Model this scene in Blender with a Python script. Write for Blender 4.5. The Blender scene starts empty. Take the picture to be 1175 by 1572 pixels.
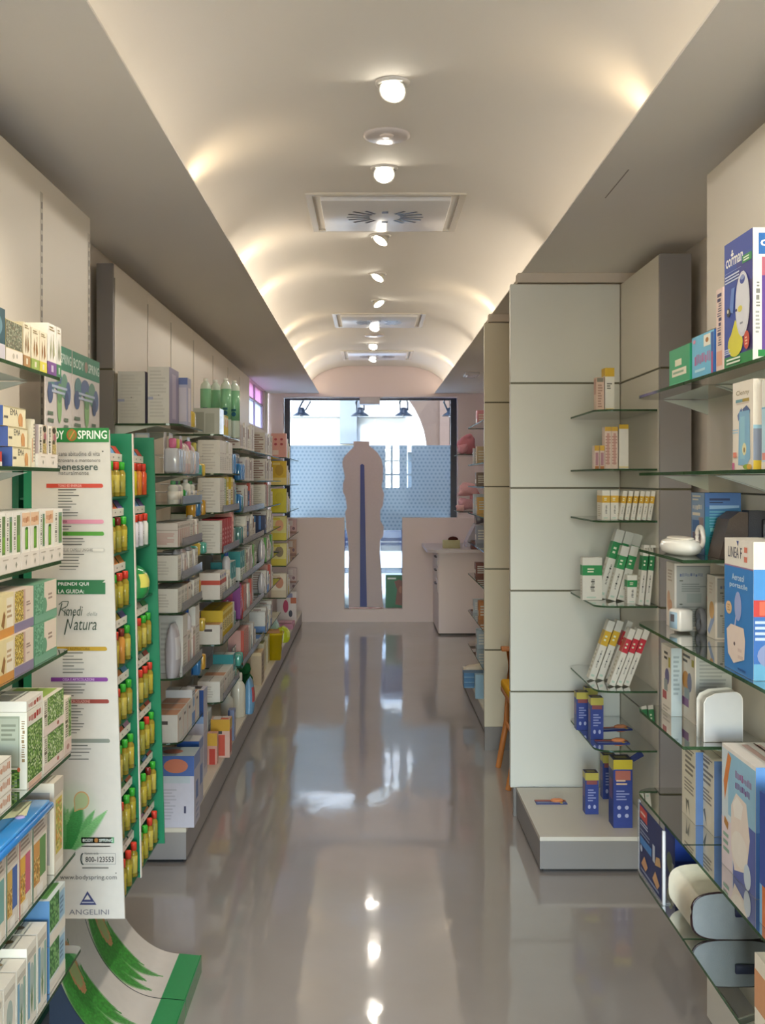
import bpy, bmesh, math, random
from mathutils import Vector, Matrix
SC = bpy.context.scene
C = SC.collection
rnd = random.Random(7)
PI = math.pi
# camera model in metres: eye at (0,0,1.6) looking along +y; F in pixels of an 1175 wide frame
F, VX, VY, EYE = 1650.0, 570.0, 738.0, 1.6
def at(px, py, z):
    y = (EYE - z) * F / (py - VY)
    return ((px - VX) * y / F, y)
def depth(px, x): return x * F / (px - VX)
def wx(px, y): return (px - VX) * y / F
def wz(py, y): return EYE - (py - VY) * y / F

def lin(h):
    if not isinstance(h, str): return h
    if len(h) == 3: h = ''.join(c + c for c in h)
    out = []
    for i in (0, 2, 4):
        c = int(h[i:i+2], 16) / 255
        out.append(c / 12.92 if c <= .04045 else ((c + .055) / 1.055) ** 2.4)
    return (out[0], out[1], out[2], 1.0)

# ---------------------------------------------------------------- materials
M = {}
def node(nt, typ, **kw):
    n = nt.nodes.new(typ)
    for k, v in kw.items():
        if k in n.inputs.keys(): n.inputs[k].default_value = v
        else: setattr(n, k, v)
    return n
def surf(name, rough=.5, spec=.4, metal=0., var=.06, scale=40., bump=0., bscale=120., sheen=0., coat=0., rvar=0., col=None):
    m = bpy.data.materials.new(name); m.use_nodes = True
    nt = m.node_tree; b = nt.nodes['Principled BSDF']
    tc = node(nt, 'ShaderNodeTexCoord')
    nz = node(nt, 'ShaderNodeTexNoise', Scale=scale, Detail=4.)
    nt.links.new(tc.outputs['Object'], nz.inputs['Vector'])
    mr = node(nt, 'ShaderNodeMapRange'); mr.inputs['To Min'].default_value = 1 - var; mr.inputs['To Max'].default_value = 1 + var
    nt.links.new(nz.outputs['Fac'], mr.inputs['Value'])
    if col is None:
        a = node(nt, 'ShaderNodeAttribute', attribute_name='Col'); src = a.outputs['Color']
    else:
        a = node(nt, 'ShaderNodeRGB'); a.outputs[0].default_value = lin(col); src = a.outputs[0]
    mx = node(nt, 'ShaderNodeVectorMath', operation='SCALE')
    nt.links.new(src, mx.inputs[0]); nt.links.new(mr.outputs[0], mx.inputs['Scale'])
    nt.links.new(mx.outputs[0], b.inputs['Base Color'])
    b.inputs['Roughness'].default_value = rough
    b.inputs['Specular IOR Level'].default_value = spec
    b.inputs['Metallic'].default_value = metal
    b.inputs['Coat Weight'].default_value = coat
    if rvar:
        r2 = node(nt, 'ShaderNodeMapRange'); r2.inputs['To Min'].default_value = max(0, rough - rvar); r2.inputs['To Max'].default_value = rough + rvar
        nt.links.new(nz.outputs['Fac'], r2.inputs['Value']); nt.links.new(r2.outputs[0], b.inputs['Roughness'])
    if bump:
        n2 = node(nt, 'ShaderNodeTexNoise', Scale=bscale, Detail=3.)
        nt.links.new(tc.outputs['Object'], n2.inputs['Vector'])
        bp = node(nt, 'ShaderNodeBump', Strength=1., Distance=bump)
        nt.links.new(n2.outputs['Fac'], bp.inputs['Height']); nt.links.new(bp.outputs[0], b.inputs['Normal'])
    M[name] = m
    return m
surf('card', .42, .4, var=.05)
surf('plastic', .25, .5, var=.03)
surf('gloss', .1, .5, var=.02)
surf('laminate', .38, .4, var=.025, scale=3.)
surf('metal', .3, .5, metal=.9, var=.05)
surf('cloth', .9, .1, var=.12, scale=60., bump=.002, bscale=90.)
surf('leather', .4, .4, var=.1, bump=.0006, bscale=300.)
surf('paint', .8, .2, var=.03, scale=1.2, bump=.0002, bscale=200.)
surf('wood', .45, .4, var=.2, scale=14.)
surf('stone', .9, .2, var=.12, scale=2.5)

def glassmat(name, tint, ior=1.5, rough=0.0, extra=None):
    m = bpy.data.materials.new(name); m.use_nodes = True
    nt = m.node_tree; nt.nodes.remove(nt.nodes['Principled BSDF'])
    out = nt.nodes['Material Output']
    t = node(nt, 'ShaderNodeBsdfTransparent'); t.inputs['Color'].default_value = tint
    g = node(nt, 'ShaderNodeBsdfGlossy', Roughness=rough)
    f = node(nt, 'ShaderNodeFresnel', IOR=ior)
    mx = node(nt, 'ShaderNodeMixShader')
    nt.links.new(f.outputs[0], mx.inputs[0]); nt.links.new(t.outputs[0], mx.inputs[1]); nt.links.new(g.outputs[0], mx.inputs[2])
    last = mx
    if extra:
        d = node(nt, 'ShaderNodeBsdfDiffuse'); d.inputs['Color'].default_value = extra[1]
        m2 = node(nt, 'ShaderNodeMixShader'); m2.inputs[0].default_value = extra[0]
        nt.links.new(mx.outputs[0], m2.inputs[1]); nt.links.new(d.outputs[0], m2.inputs[2]); last = m2
    nt.links.new(last.outputs[0], out.inputs['Surface'])
    M[name] = m
glassmat('glass', (.93, .97, .945, 1), 1.42, .0, (.025, lin('b9d2c6')))
glassmat('glass_edge', (.25, .42, .3, 1), 1.45, .05, (.55, lin('3d5a3c')))
glassmat('clear_film', (.96, .97, .98, 1), 1.5, .12, (.22, lin('dfe3ea')))
glassmat('pane', (.95, .98, .99, 1), 1.45)

def emit(name, col, s):
    m = bpy.data.materials.new(name); m.use_nodes = True
    nt = m.node_tree; nt.nodes.remove(nt.nodes['Principled BSDF'])
    e = node(nt, 'ShaderNodeEmission', Strength=s); e.inputs['Color'].default_value = col
    nt.links.new(e.outputs[0], nt.nodes['Material Output'].inputs['Surface']); M[name] = m
emit('lamp_glow', (1., .92, .78, 1), 30.)

# floor: poured grey resin, glossy, slightly wavy
def floor_mat():
    m = bpy.data.materials.new('resin_floor'); m.use_nodes = True
    nt = m.node_tree; b = nt.nodes['Principled BSDF']
    tc = node(nt, 'ShaderNodeTexCoord')
    n1 = node(nt, 'ShaderNodeTexNoise', Scale=1.3, Detail=6., Roughness=.6)
    nt.links.new(tc.outputs['Object'], n1.inputs['Vector'])
    r = node(nt, 'ShaderNodeValToRGB')
    r.color_ramp.elements[0].color = lin('968f89'); r.color_ramp.elements[0].position = .3
    r.color_ramp.elements[1].color = lin('a09a96'); r.color_ramp.elements[1].position = .7
    nt.links.new(n1.outputs['Fac'], r.inputs[0]); nt.links.new(r.outputs[0], b.inputs['Base Color'])
    mp = node(nt, 'ShaderNodeMapping'); mp.inputs['Scale'].default_value = (1., .55, 1.)
    nt.links.new(tc.outputs['Object'], mp.inputs[0])
    n2 = node(nt, 'ShaderNodeTexNoise', Scale=7., Detail=2.)
    n3 = node(nt, 'ShaderNodeTexNoise', Scale=45., Detail=2.)
    nt.links.new(mp.outputs[0], n2.inputs['Vector']); nt.links.new(mp.outputs[0], n3.inputs['Vector'])
    ad = node(nt, 'ShaderNodeMath', operation='MULTIPLY_ADD'); ad.inputs[1].default_value = .09
    nt.links.new(n3.outputs['Fac'], ad.inputs[0]); nt.links.new(n2.outputs['Fac'], ad.inputs[2])
    bp = node(nt, 'ShaderNodeBump', Strength=1., Distance=.0009)
    nt.links.new(ad.outputs[0], bp.inputs['Height']); nt.links.new(bp.outputs[0], b.inputs['Normal'])
    b.inputs['Roughness'].default_value = .32
    b.inputs['Specular IOR Level'].default_value = .3
    b.inputs['Coat Weight'].default_value = 1.; b.inputs['Coat Roughness'].default_value = .055; b.inputs['Coat IOR'].default_value = 1.55
    nt.links.new(bp.outputs[0], b.inputs['Coat Normal'])
    M['floor'] = m
floor_mat()

# translucent patterned window film and pink translucent pane
def film_mat(name, base, dot, trans, pattern=True):
    m = bpy.data.materials.new(name); m.use_nodes = True
    nt = m.node_tree; nt.nodes.remove(nt.nodes['Principled BSDF'])
    out = nt.nodes['Material Output']
    tc = node(nt, 'ShaderNodeTexCoord')
    col = None
    rgb = node(nt, 'ShaderNodeRGB'); rgb.outputs[0].default_value = lin(base); col = rgb.outputs[0]
    if pattern:
        mp = node(nt, 'ShaderNodeMapping'); mp.inputs['Scale'].default_value = (21.5, 1., 23.5)
        mp.inputs['Rotation'].default_value = (0, .0, 0)
        nt.links.new(tc.outputs['Object'], mp.inputs[0])
        sx = node(nt, 'ShaderNodeSeparateXYZ'); nt.links.new(mp.outputs[0], sx.inputs[0])
        # staggered rows of slanted dots
        fl = node(nt, 'ShaderNodeMath', operation='FLOOR'); nt.links.new(sx.outputs['Z'], fl.inputs[0])
        hf = node(nt, 'ShaderNodeMath', operation='MULTIPLY_ADD'); hf.inputs[1].default_value = .5
        nt.links.new(fl.outputs[0], hf.inputs[0]); nt.links.new(sx.outputs['X'], hf.inputs[2])
        fx = node(nt, 'ShaderNodeMath', operation='FRACT'); nt.links.new(hf.outputs[0], fx.inputs[0])
        fz = node(nt, 'ShaderNodeMath', operation='FRACT'); nt.links.new(sx.outputs['Z'], fz.inputs[0])
        cb = node(nt, 'ShaderNodeCombineXYZ'); nt.links.new(fx.outputs[0], cb.inputs[0]); nt.links.new(fz.outputs[0], cb.inputs[1])
        ds = node(nt, 'ShaderNodeVectorMath', operation='DISTANCE'); ds.inputs[1].default_value = (.5, .5, 0)
        nt.links.new(cb.outputs[0], ds.inputs[0])
        rp = node(nt, 'ShaderNodeMapRange'); rp.inputs['From Min'].default_value = .18; rp.inputs['From Max'].default_value = .38
        nt.links.new(ds.outputs['Value'], rp.inputs['Value'])
        mc = node(nt, 'ShaderNodeMix', data_type='RGBA'); mc.inputs['A'].default_value = lin(dot) if False else (0, 0, 0, 1)
        ca = [i for i in mc.inputs if i.name == 'A' and i.type == 'RGBA'][0]; cbb = [i for i in mc.inputs if i.name == 'B' and i.type == 'RGBA'][0]
        ca.default_value = lin(dot); cbb.default_value = lin(base)
        nt.links.new(rp.outputs[0], mc.inputs[0]); col = [o for o in mc.outputs if o.type == 'RGBA'][0]
    d = node(nt, 'ShaderNodeBsdfDiffuse'); t = node(nt, 'ShaderNodeBsdfTranslucent'); tr = node(nt, 'ShaderNodeBsdfTransparent')
    nt.links.new(col, d.inputs['Color']); nt.links.new(col, t.inputs['Color']); nt.links.new(col, tr.inputs['Color'])
    m1 = node(nt, 'ShaderNodeMixShader'); m1.inputs[0].default_value = .8
    nt.links.new(d.outputs[0], m1.inputs[1]); nt.links.new(t.outputs[0], m1.inputs[2])
    m2 = node(nt, 'ShaderNodeMixShader'); m2.inputs[0].default_value = trans
    nt.links.new(m1.outputs[0], m2.inputs[1]); nt.links.new(tr.outputs[0], m2.inputs[2])
    nt.links.new(m2.outputs[0], out.inputs['Surface']); M[name] = m
film_mat('film', 'c8d6dc', 'a2b8c4', .06)
film_mat('pink_pane', 'b898ac', 'b898ac', .1, False)
film_mat('white_pane', 'b4b8c0', 'ffffff', .1, False)

# ---------------------------------------------------------------- text
_gl = {}
def glyphs(txt, bold=False, shear=0.):
    k = (txt, bold, shear)
    if k in _gl: return _gl[k]
    cu = bpy.data.curves.new('t', 'FONT'); cu.body = txt; cu.resolution_u = 2; cu.size = 1.
    if bold: cu.offset = .018
    cu.shear = shear
    o = bpy.data.objects.new('t', cu); C.objects.link(o)
    dg = bpy.context.evaluated_depsgraph_get(); e = o.evaluated_get(dg); me = e.to_mesh()
    vs = [(v.co.x, v.co.y) for v in me.vertices]; fs = [tuple(p.vertices) for p in me.polygons]
    e.to_mesh_clear(); bpy.data.objects.remove(o); bpy.data.curves.remove(cu)
    x0 = min(v[0] for v in vs); x1 = max(v[0] for v in vs); y0 = min(v[1] for v in vs); y1 = max(v[1] for v in vs)
    vs = [((x - x0) / (x1 - x0), (y - y0) / (y1 - y0)) for x, y in vs]
    _gl[k] = (vs, fs); return _gl[k]

# lettering too small to read in the photo is drawn as a row of ink marks
UNREAD = set('AVENA RUSCO PROPOLI BALSAMO EQUISETO CARTILAGINE RHODIOLA ORTICA ANTIZANZARE LUCE OMEGA termogel aspirante Selvaggia microlife sanagel BENESSERE'.split())
def marks(n):
    r = random.Random(n * 17); vs, fs = [], []
    for i in range(n):
        a, b = (i + .12) / n, (i + .82) / n; h = r.choice((.7, .85, 1.)); o = r.choice((0, 0, .15)); k = len(vs)
        if r.random() < .5: vs += [(a, o), (b, o), (b, h), (a, h)]; fs.append((k, k + 1, k + 2, k + 3))
        else:
            m = (a + b) / 2; vs += [(a, o), (m - .1 / n, o), (m - .1 / n, h), (a, h), (m + .15 / n, o), (b, o), (b, h), (m + .15 / n, h)]
            fs += [(k, k + 1, k + 2, k + 3), (k + 4, k + 5, k + 6, k + 7)]
    return vs, fs
# ---------------------------------------------------------------- mesh builder
class MB:
    def __init__(s): s.v, s.f, s.c, s.m, s.s = [], [], [], [], []
    def add(s, vs, fs, col, mi=0, smooth=False):
        b = len(s.v); s.v += [tuple(v) for v in vs]; per = isinstance(col, list)
        for i, f in enumerate(fs):
            s.f.append(tuple(b + k for k in f)); s.c.append(lin(col[i] if per else col))
            s.m.append(mi[i] if isinstance(mi, list) else mi); s.s.append(smooth)
        return s
    def box(s, x0, y0, z0, x1, y1, z1, col, mi=0):
        vs = [(x, y, z) for z in (z0, z1) for y in (y0, y1) for x in (x0, x1)]
        return s.add(vs, [(0, 2, 3, 1), (4, 5, 7, 6), (0, 1, 5, 4), (2, 6, 7, 3), (0, 4, 6, 2), (1, 3, 7, 5)], col, mi)
    def rbox(s, x0, y0, z0, x1, y1, z1, col, r=.005, seg=2, mi=0, smooth=True):
        bm = bmesh.new(); bmesh.ops.create_cube(bm, size=1.)
        for v in bm.verts:
            v.co = Vector(((x0 + x1) / 2 + v.co.x * (x1 - x0), (y0 + y1) / 2 + v.co.y * (y1 - y0), (z0 + z1) / 2 + v.co.z * (z1 - z0)))
        bmesh.ops.bevel(bm, geom=list(bm.edges), offset=r, segments=seg, affect='EDGES', profile=.5)
        bm.verts.index_update()
        s.add([v.co[:] for v in bm.verts], [tuple(v.index for v in f.verts) for f in bm.faces], col, mi, smooth); bm.free(); return s
    def prism(s, poly, a, b, col, axis='z', mi=0, side_mi=None, side_col=None, smooth=False):
        # poly: 2D outline (ccw); extruded from a to b along axis. z: (x,y), y: (x,z), x: (y,z)
        n = len(poly)
        def p(q, t): return (q[0], q[1], t) if axis == 'z' else (q[0], t, q[1]) if axis == 'y' else (t, q[0], q[1])
        vs = [p(q, a) for q in poly] + [p(q, b) for q in poly]
        fs = [tuple(range(n)), tuple(range(2 * n - 1, n - 1, -1))]
        bs = len(s.v); s.v += vs
        for f in fs: s.f.append(tuple(bs + k for k in f)); s.c.append(lin(col)); s.m.append(mi); s.s.append(False)
        for i in range(n):
            j = (i + 1) % n
            s.f.append((bs + i, bs + j, bs + n + j, bs + n + i)); s.c.append(lin(side_col or col)); s.m.append(mi if side_mi is None else side_mi); s.s.append(smooth)
        return s
    def lathe(s, prof, cols, c=(0, 0, 0), seg=16, mi=0, sx=1., sy=1.):
        # prof: [(r,z)], cols: one colour or one per band
        b = len(s.v); n = len(prof)
        for r, z in prof:
            for k in range(seg):
                t = 2 * PI * k / seg
                s.v.append((c[0] + r * math.cos(t) * sx, c[1] + r * math.sin(t) * sy, c[2] + z))
        for i in range(n - 1):
            col = cols[i] if isinstance(cols, list) else cols
            for k in range(seg):
                k2 = (k + 1) % seg
                s.f.append((b + i * seg + k, b + i * seg + k2, b + (i + 1) * seg + k2, b + (i + 1) * seg + k))
                s.c.append(lin(col)); s.m.append(mi); s.s.append(True)
        for i, fl in ((0, True), (n - 1, False)):
            if prof[i][0] > 1e-5:
                r = list(range(b + i * seg, b + i * seg + seg)); r = r[::-1] if fl else r
                s.f.append(tuple(r)); s.c.append(lin((cols[min(i, n - 2)]) if isinstance(cols, list) else cols)); s.m.append(mi); s.s.append(False)
        return s
    def tube(s, pts, r, col, seg=8, mi=0, closed=False):
        pts = [Vector(p) for p in pts]; n = len(pts); b = len(s.v)
        rr = r if isinstance(r, list) else [r] * n
        up = Vector((0, 0, 1))
        for i, p in enumerate(pts):
            if closed: d = pts[(i + 1) % n] - pts[i - 1]
            else: d = pts[min(i + 1, n - 1)] - pts[max(i - 1, 0)]
            d.normalize()
            u = d.cross(up)
            if u.length < 1e-3: u = d.cross(Vector((1, 0, 0)))
            u.normalize(); w = u.cross(d)
            for k in range(seg):
                t = 2 * PI * k / seg
                s.v.append(tuple(p + u * math.cos(t) * rr[i] + w * math.sin(t) * rr[i]))
        for i in range(n if closed else n - 1):
            j = (i + 1) % n
            for k in range(seg):
                k2 = (k + 1) % seg
                s.f.append((b + i * seg + k, b + i * seg + k2, b + j * seg + k2, b + j * seg + k)); s.c.append(lin(col)); s.m.append(mi); s.s.append(True)
        if not closed:
            for i, rev in ((0, False), (n - 1, True)):
                q = list(range(b + i * seg, b + i * seg + seg)); s.f.append(tuple(q[::-1] if rev else q)); s.c.append(lin(col)); s.m.append(mi); s.s.append(False)
        return s
    def grid(s, fn, nu, nv, colfn, mi=0, smooth=True):
        b = len(s.v)
        for j in range(nv + 1):
            for i in range(nu + 1): s.v.append(tuple(fn(i / nu, j / nv)))
        for j in range(nv):
            for i in range(nu):
                a = b + j * (nu + 1) + i
                s.f.append((a, a + 1, a + nu + 2, a + nu + 1)); s.c.append(lin(colfn((i + .5) / nu, (j + .5) / nv) if callable(colfn) else colfn)); s.m.append(mi); s.s.append(smooth)
        return s
    # flat artwork on a face frame (O,U,V,N)
    def art(s, fr, items, mi=0, lift=.0004):
        O, U, V, N = [Vector(x) for x in fr]
        P = lambda u, v, k: O + U * u + V * v + N * (lift * k)
        k = 0
        for it in items:
            t = it[0]; k += 1
            L = .75 + min(k, 30) * .25
            if t == 'r':
                u0, v0, u1, v1, col = it[1:]
                s.add([P(u0, v0, L), P(u1, v0, L), P(u1, v1, L), P(u0, v1, L)], [(0, 1, 2, 3)], col, mi)
            elif t == 'e':
                cu, cv, ru, rv, col = it[1:]
                n = 18
                s.add([P(cu + ru * math.cos(2 * PI * i / n), cv + rv * math.sin(2 * PI * i / n), L) for i in range(n)], [tuple(range(n))], col, mi)
            elif t == 'p':
                s.add([P(u, v, L) for u, v in it[1]], [tuple(range(len(it[1])))], it[2], mi)
            elif t == 't':
                txt, u0, v0, u1, v1, col = it[1:7]; bold = len(it) > 7 and it[7]; rot = len(it) > 8 and it[8]
                vs, fs = marks(len(txt)) if txt in UNREAD else glyphs(txt, bool(bold))
                if rot: q = [P(u1 - (u1 - u0) * y, v0 + (v1 - v0) * x, L) for x, y in vs]   # reads upward
                else: q = [P(u0 + (u1 - u0) * x, v0 + (v1 - v0) * y, L) for x, y in vs]
                s.add(q, fs, col, mi)
            elif t == 'l':
                u0, v0, u1, v1, n, col = it[1:]
                r = random.Random(int(u0 * 991 + v1 * 577) + n)
                hgt = (v1 - v0) / n
                for i in range(n):
                    e = u1 - (u1 - u0) * r.uniform(0, .4)
                    vv = v1 - hgt * (i + 1)
                    s.add([P(u0, vv + hgt * .25, L), P(e, vv + hgt * .25, L), P(e, vv + hgt * .75, L), P(u0, vv + hgt * .75, L)], [(0, 1, 2, 3)], col, mi)
            elif t == 'g':
                u0, v0, u1, v1, nu, nv, fn = it[1:]; nu = int(nu * 2); nv = int(nv * 2)
                s.grid(lambda a, b, L=L: P(u0 + (u1 - u0) * a, v0 + (v1 - v0) * b, L), nu, nv, fn, mi, False)
        return s
    def mesh(s, name, mats):
        me = bpy.data.meshes.new(name)
        me.from_pydata(s.v, [], s.f)
        at_ = me.color_attributes.new('Col', 'FLOAT_COLOR', 'CORNER')
        buf = []
        for p, c in zip(me.polygons, s.c): buf += list(c) * p.loop_total
        at_.data.foreach_set('color', buf)
        me.polygons.foreach_set('material_index', s.m); me.polygons.foreach_set('use_smooth', s.s)
        for m in (mats if isinstance(mats, (list, tuple)) else [mats]): me.materials.append(M[m])
        me.update()
        return me
    def obj(s, name, mats, parent=None, loc=(0, 0, 0), rz=0.):
        o = bpy.data.objects.new(name, s.mesh(name, mats)); C.objects.link(o)
        o.location = loc; o.rotation_euler = (0, 0, rz); o.parent = parent
        return o

USED = {}
def tag(o, label, cat, group=None, kind=None):
    n = len(label.split())
    if not 4 <= n <= 16: print('BAD LABEL', n, label)
    if label in USED and not group: print('DUP LABEL', label)
    USED[label] = o.name
    o['label'] = label; o['category'] = cat
    if group: o['group'] = group
    if kind: o['kind'] = kind
    return o
def thing(name, label, cat, loc=(0, 0, 0), rz=0., group=None):
    o = bpy.data.objects.new(name, None); C.objects.link(o); o.empty_display_size = .05
    o.location = loc; o.rotation_euler = (0, 0, rz)
    return tag(o, label, cat, group)
def inst(me, name, parent=None, loc=(0, 0, 0), rz=0.):
    o = bpy.data.objects.new(name, me); C.objects.link(o); o.location = loc; o.rotation_euler = (0, 0, rz); o.parent = parent
    return o
def struct(mb, name, mats, parent=None):
    o = mb.obj(name, mats, parent)
    if parent is None: o['kind'] = 'structure'
    return o
ORD = 'first second third fourth fifth sixth seventh eighth ninth tenth eleventh twelfth thirteenth fourteenth fifteenth sixteenth seventeenth eighteenth'.split()

def frames(w, d, h):
    return {'F': ((-w/2, -d/2, 0), (w, 0, 0), (0, 0, h), (0, -1, 0)), 'B': ((w/2, d/2, 0), (-w, 0, 0), (0, 0, h), (0, 1, 0)),
            'R': ((w/2, -d/2, 0), (0, d, 0), (0, 0, h), (1, 0, 0)), 'L': ((-w/2, d/2, 0), (0, -d, 0), (0, 0, h), (-1, 0, 0)),
            'T': ((-w/2, -d/2, h), (w, 0, 0), (0, d, 0), (0, 0, 1))}
def carton_mesh(name, w, d, h, base, art, mat='card'):
    # printed folding carton: body, closed tuck flap seam on top, artwork per face
    mb = MB().box(-w/2, -d/2, 0, w/2, d/2, h, base)
    fr = frames(w, d, h)
    mb.art(fr['T'], [('r', .03, .47, .97, .5, '8d867a')], 0)
    for face, items in art.items(): mb.art(fr[face], items)
    return mb.mesh(name, mat)
# ================================================================ room shell
XL, XR, YB, YF = -1.17, 1.36, -3.4, 12.17     # side walls, wall behind the camera, front (shop window) wall
SOF, CEIL = 2.59, 2.90
SL, SR = -.588, .72                           # inner edges of the two soffits
WALL = 'd9d0c4'
def slab(x0, y0, z0, x1, y1, z1, col, name, mat='paint'): return struct(MB().box(x0, y0, z0, x1, y1, z1, col), name, mat)
slab(XL - .1, YB - .1, -.1, XR + .1, YF + .18, 0, '7b756f', 'floor', 'floor')
slab(XR, YB, 0, XR + .1, YF, 3.1, WALL, 'wall_right')
# glazed street entrance, added behind the camera to let in fill daylight
wb = MB()
wb.box(XL - .1, YB - .1, 0, XL + .06, YB, 3.1, WALL); wb.box(XR - .06, YB - .1, 0, XR + .1, YB, 3.1, WALL); wb.box(XL + .06, YB - .1, 2.5, XR - .06, YB, 3.1, WALL)
struct(wb, 'wall_back', 'paint')
gl_ = MB()
for x0, x1 in ((XL + .06, XL + .11), (.07, .12), (XR - .11, XR - .06)): gl_.box(x0, YB - .07, 0.02, x1, YB - .02, 2.5, '8d9296')
gl_.box(XL + .11, YB - .07, .02, XR - .11, YB - .02, .1, '8d9296'); gl_.box(XL + .11, YB - .07, 2.44, XR - .11, YB - .02, 2.5, '8d9296')
w3 = struct(gl_, 'added_window_3', 'plastic')
MB().box(XL + .11, YB - .05, .1, .07, YB - .044, 2.44, 'ffffff').obj('pane', 'pane', w3); MB().box(.12, YB - .05, .1, XR - .11, YB - .044, 2.44, 'ffffff').obj('pane', 'pane', w3)
slab(-9, YB - 20, -.25, 9, YB - .15, -.08, 'a3a29e', 'street_back', 'stone')
pl_ = bpy.data.lights.new('portal', 'AREA'); pl_.shape = 'RECTANGLE'; pl_.size = XR - XL - .1; pl_.size_y = 2.5; pl_.cycles.is_portal = True
po = bpy.data.objects.new('sky_portal', pl_); C.objects.link(po); po.location = ((XL + XR) / 2, YB - .12, 1.25); po.rotation_euler = (PI / 2, 0, 0)
# side wall with the window on the street corner
W2a, W2b, W2z0, W2z1 = 10.25, 11.8, 2.15, 2.585
wl = MB()
wl.box(XL - .1, YB, 0, XL, W2a, 3.1, WALL); wl.box(XL - .1, W2b, 0, XL, YF, 3.1, WALL)
wl.box(XL - .1, W2a, 0, XL, W2b, W2z0, WALL); wl.box(XL - .1, W2a, W2z1, XL, W2b, 3.1, WALL)
struct(wl, 'wall_left', 'paint')
# front wall: low wall with a gap, piers and header round the shop window
FW = 'e4d4d0'
g0, g1 = -.302, .354
wf = MB()
wf.box(XL, YF, 0, g0, YF + .12, 1.18, FW); wf.box(g1, YF, 0, XR, YF + .12, 1.18, FW)
wf.box(g0, YF, 0, g1, YF + .12, .147, FW)
wf.box(XL, YF + .02, 1.18, -1.0, YF + .18, 3.1, FW); wf.box(.985, YF + .02, 1.18, XR, YF + .18, 3.1, FW)
wf.box(-1.0, YF + .02, 2.55, .985, YF + .18, 3.1, FW)
wf.box(XL - .1, YF + .12, -.1, -1.0, YF + .18, 1.18, FW); wf.box(.985, YF + .12, -.1, XR + .1, YF + .18, 1.18, FW)
wf.box(-1.0, YF + .12, -.1, .985, YF + .18, .1, FW)
struct(wf, 'wall_front', 'paint')
# vaulted ceiling strip between the soffits: flat crown with quarter-round coves that drop behind the soffit edges
cx = (SL + SR) / 2
prof = []
fl, fr_ = SL - .13, SR + .13
for i in range(13):
    t = i / 12 * PI / 2
    prof.append((fl + .50 * (1 - math.cos(t)), SOF + .03 + (CEIL - SOF - .03) * math.sin(t)))
for i in range(13):
    t = (1 - i / 12) * PI / 2
    prof.append((fr_ - .50 * (1 - math.cos(t)), SOF + .03 + (CEIL - SOF - .03) * math.sin(t)))
ce = MB()
ys = [YB + (YF - YB + .01) * k / 30 for k in range(31)]
ce.grid(lambda u, v: (prof[round(u * 25)][0], ys[round(v * 30)], prof[round(u * 25)][1]), 25, 30, 'ece6dc')
ce.box(XL - .1, YB - .1, 3.1, XR + .1, YF + .18, 3.2, 'ece6dc')
struct(ce, 'ceiling', 'paint')
for nm, a, b, lip in (('trim_1', XL, SL, -1), ('trim_2', SR, XR, 1)):
    s = MB()
    s.box(a, YB, SOF, b, YF + .02, SOF + .007, 'efe9e0')
    struct(s, nm, 'paint')

# ---------------------------------------------------------------- shop window
w = MB()
fy0, fy1 = YF + .19, YF + .25
for x0, x1, z0, z1 in ((-1.0, -.935, .1, 2.55), (.915, .985, .1, 2.55), (-.935, .915, 2.525, 2.55), (-.935, .915, .1, .13)):
    w.box(x0, fy0, z0, x1, fy1, z1, '0e1830')
win = struct(w, 'window_1', 'plastic')
MB().box(-.935, fy0 + .03, .13, .915, fy0 + .036, 2.525, 'ffffff').obj('pane', 'pane', win)
# printed film on the lower panes, with clear slots cut between its sheets
fz0, fz1 = 1.03, 2.008
fm = MB()
slots = [(.165, .225), (.25, .325), (.415, .468)]
xs = [-.935] + [q for s_ in slots for q in s_] + [.915]
yf = fy0 + .028
def sheet(x0, z0, x1, z1): fm.add([(x0, yf, z0), (x1, yf, z0), (x1, yf, z1), (x0, yf, z1)], [(0, 1, 2, 3)], 'd4e6ef')
for i in range(0, len(xs), 2): sheet(xs[i], fz0, xs[i + 1], fz1)
for k, (a, b) in enumerate(slots):
    zs = 1.52
    sheet(a, fz0, b, zs); sheet(a, 1.66, b, 1.68); sheet(a, 1.82, b, 1.835)
fm.obj('frosted_film', 'film', win)
MB().rbox(-.13, YF + .03, 2.47, .1, YF + .19, 2.555, 'b9b2b4', .006).obj('blind_box', 'plastic', win)
# small high window in the side wall, pink pane above white pane
w2 = MB()
for y0, y1, z0, z1 in ((W2a, W2a + .04, W2z0, W2z1), (W2b - .04, W2b, W2z0, W2z1), (W2a, W2b, W2z0, W2z0 + .02), ((W2a + W2b) / 2 - .015, (W2a + W2b) / 2 + .015, W2z0, W2z1), (W2a, W2b, 2.41, 2.43)):
    w2.box(XL - .06, y0, z0, XL - .02, y1, z1, 'b9a9bf')
w2o = struct(w2, 'window_2', 'plastic')
MB().box(XL - .045, W2a, 2.42, XL - .04, W2b, W2z1, 'ffffff').obj('pink_pane', 'pink_pane', w2o)
MB().box(XL - .045, W2a, W2z0, XL - .04, W2b, 2.42, 'ffffff').obj('white_pane', 'white_pane', w2o)

# ================================================================ outside
slab(-9, YF + .3, -.25, 9, 40, -.08, '8b8a88', 'street', 'stone')
fa = MB()
fa.box(-9, 19, -.1, 9, 19.6, 9, 'a6a8a8')
fa.box(-9, 18.9, 2.72, .6, 19.05, 2.80, '84888a'); fa.box(-.55, 18.8, 2.25, -.25, 19.05, 3.2, '5f6468')
for x in (-2.2, -.2, 1.1):
    fa.box(x - .45, 18.97, .5, x + .45, 19.02, 2.1, '4a545c'); fa.box(x - .5, 18.9, 2.1, x + .5, 19.03, 2.2, '8f9090')
struct(fa, 'facade_building', 'stone')
ar = MB()
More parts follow.
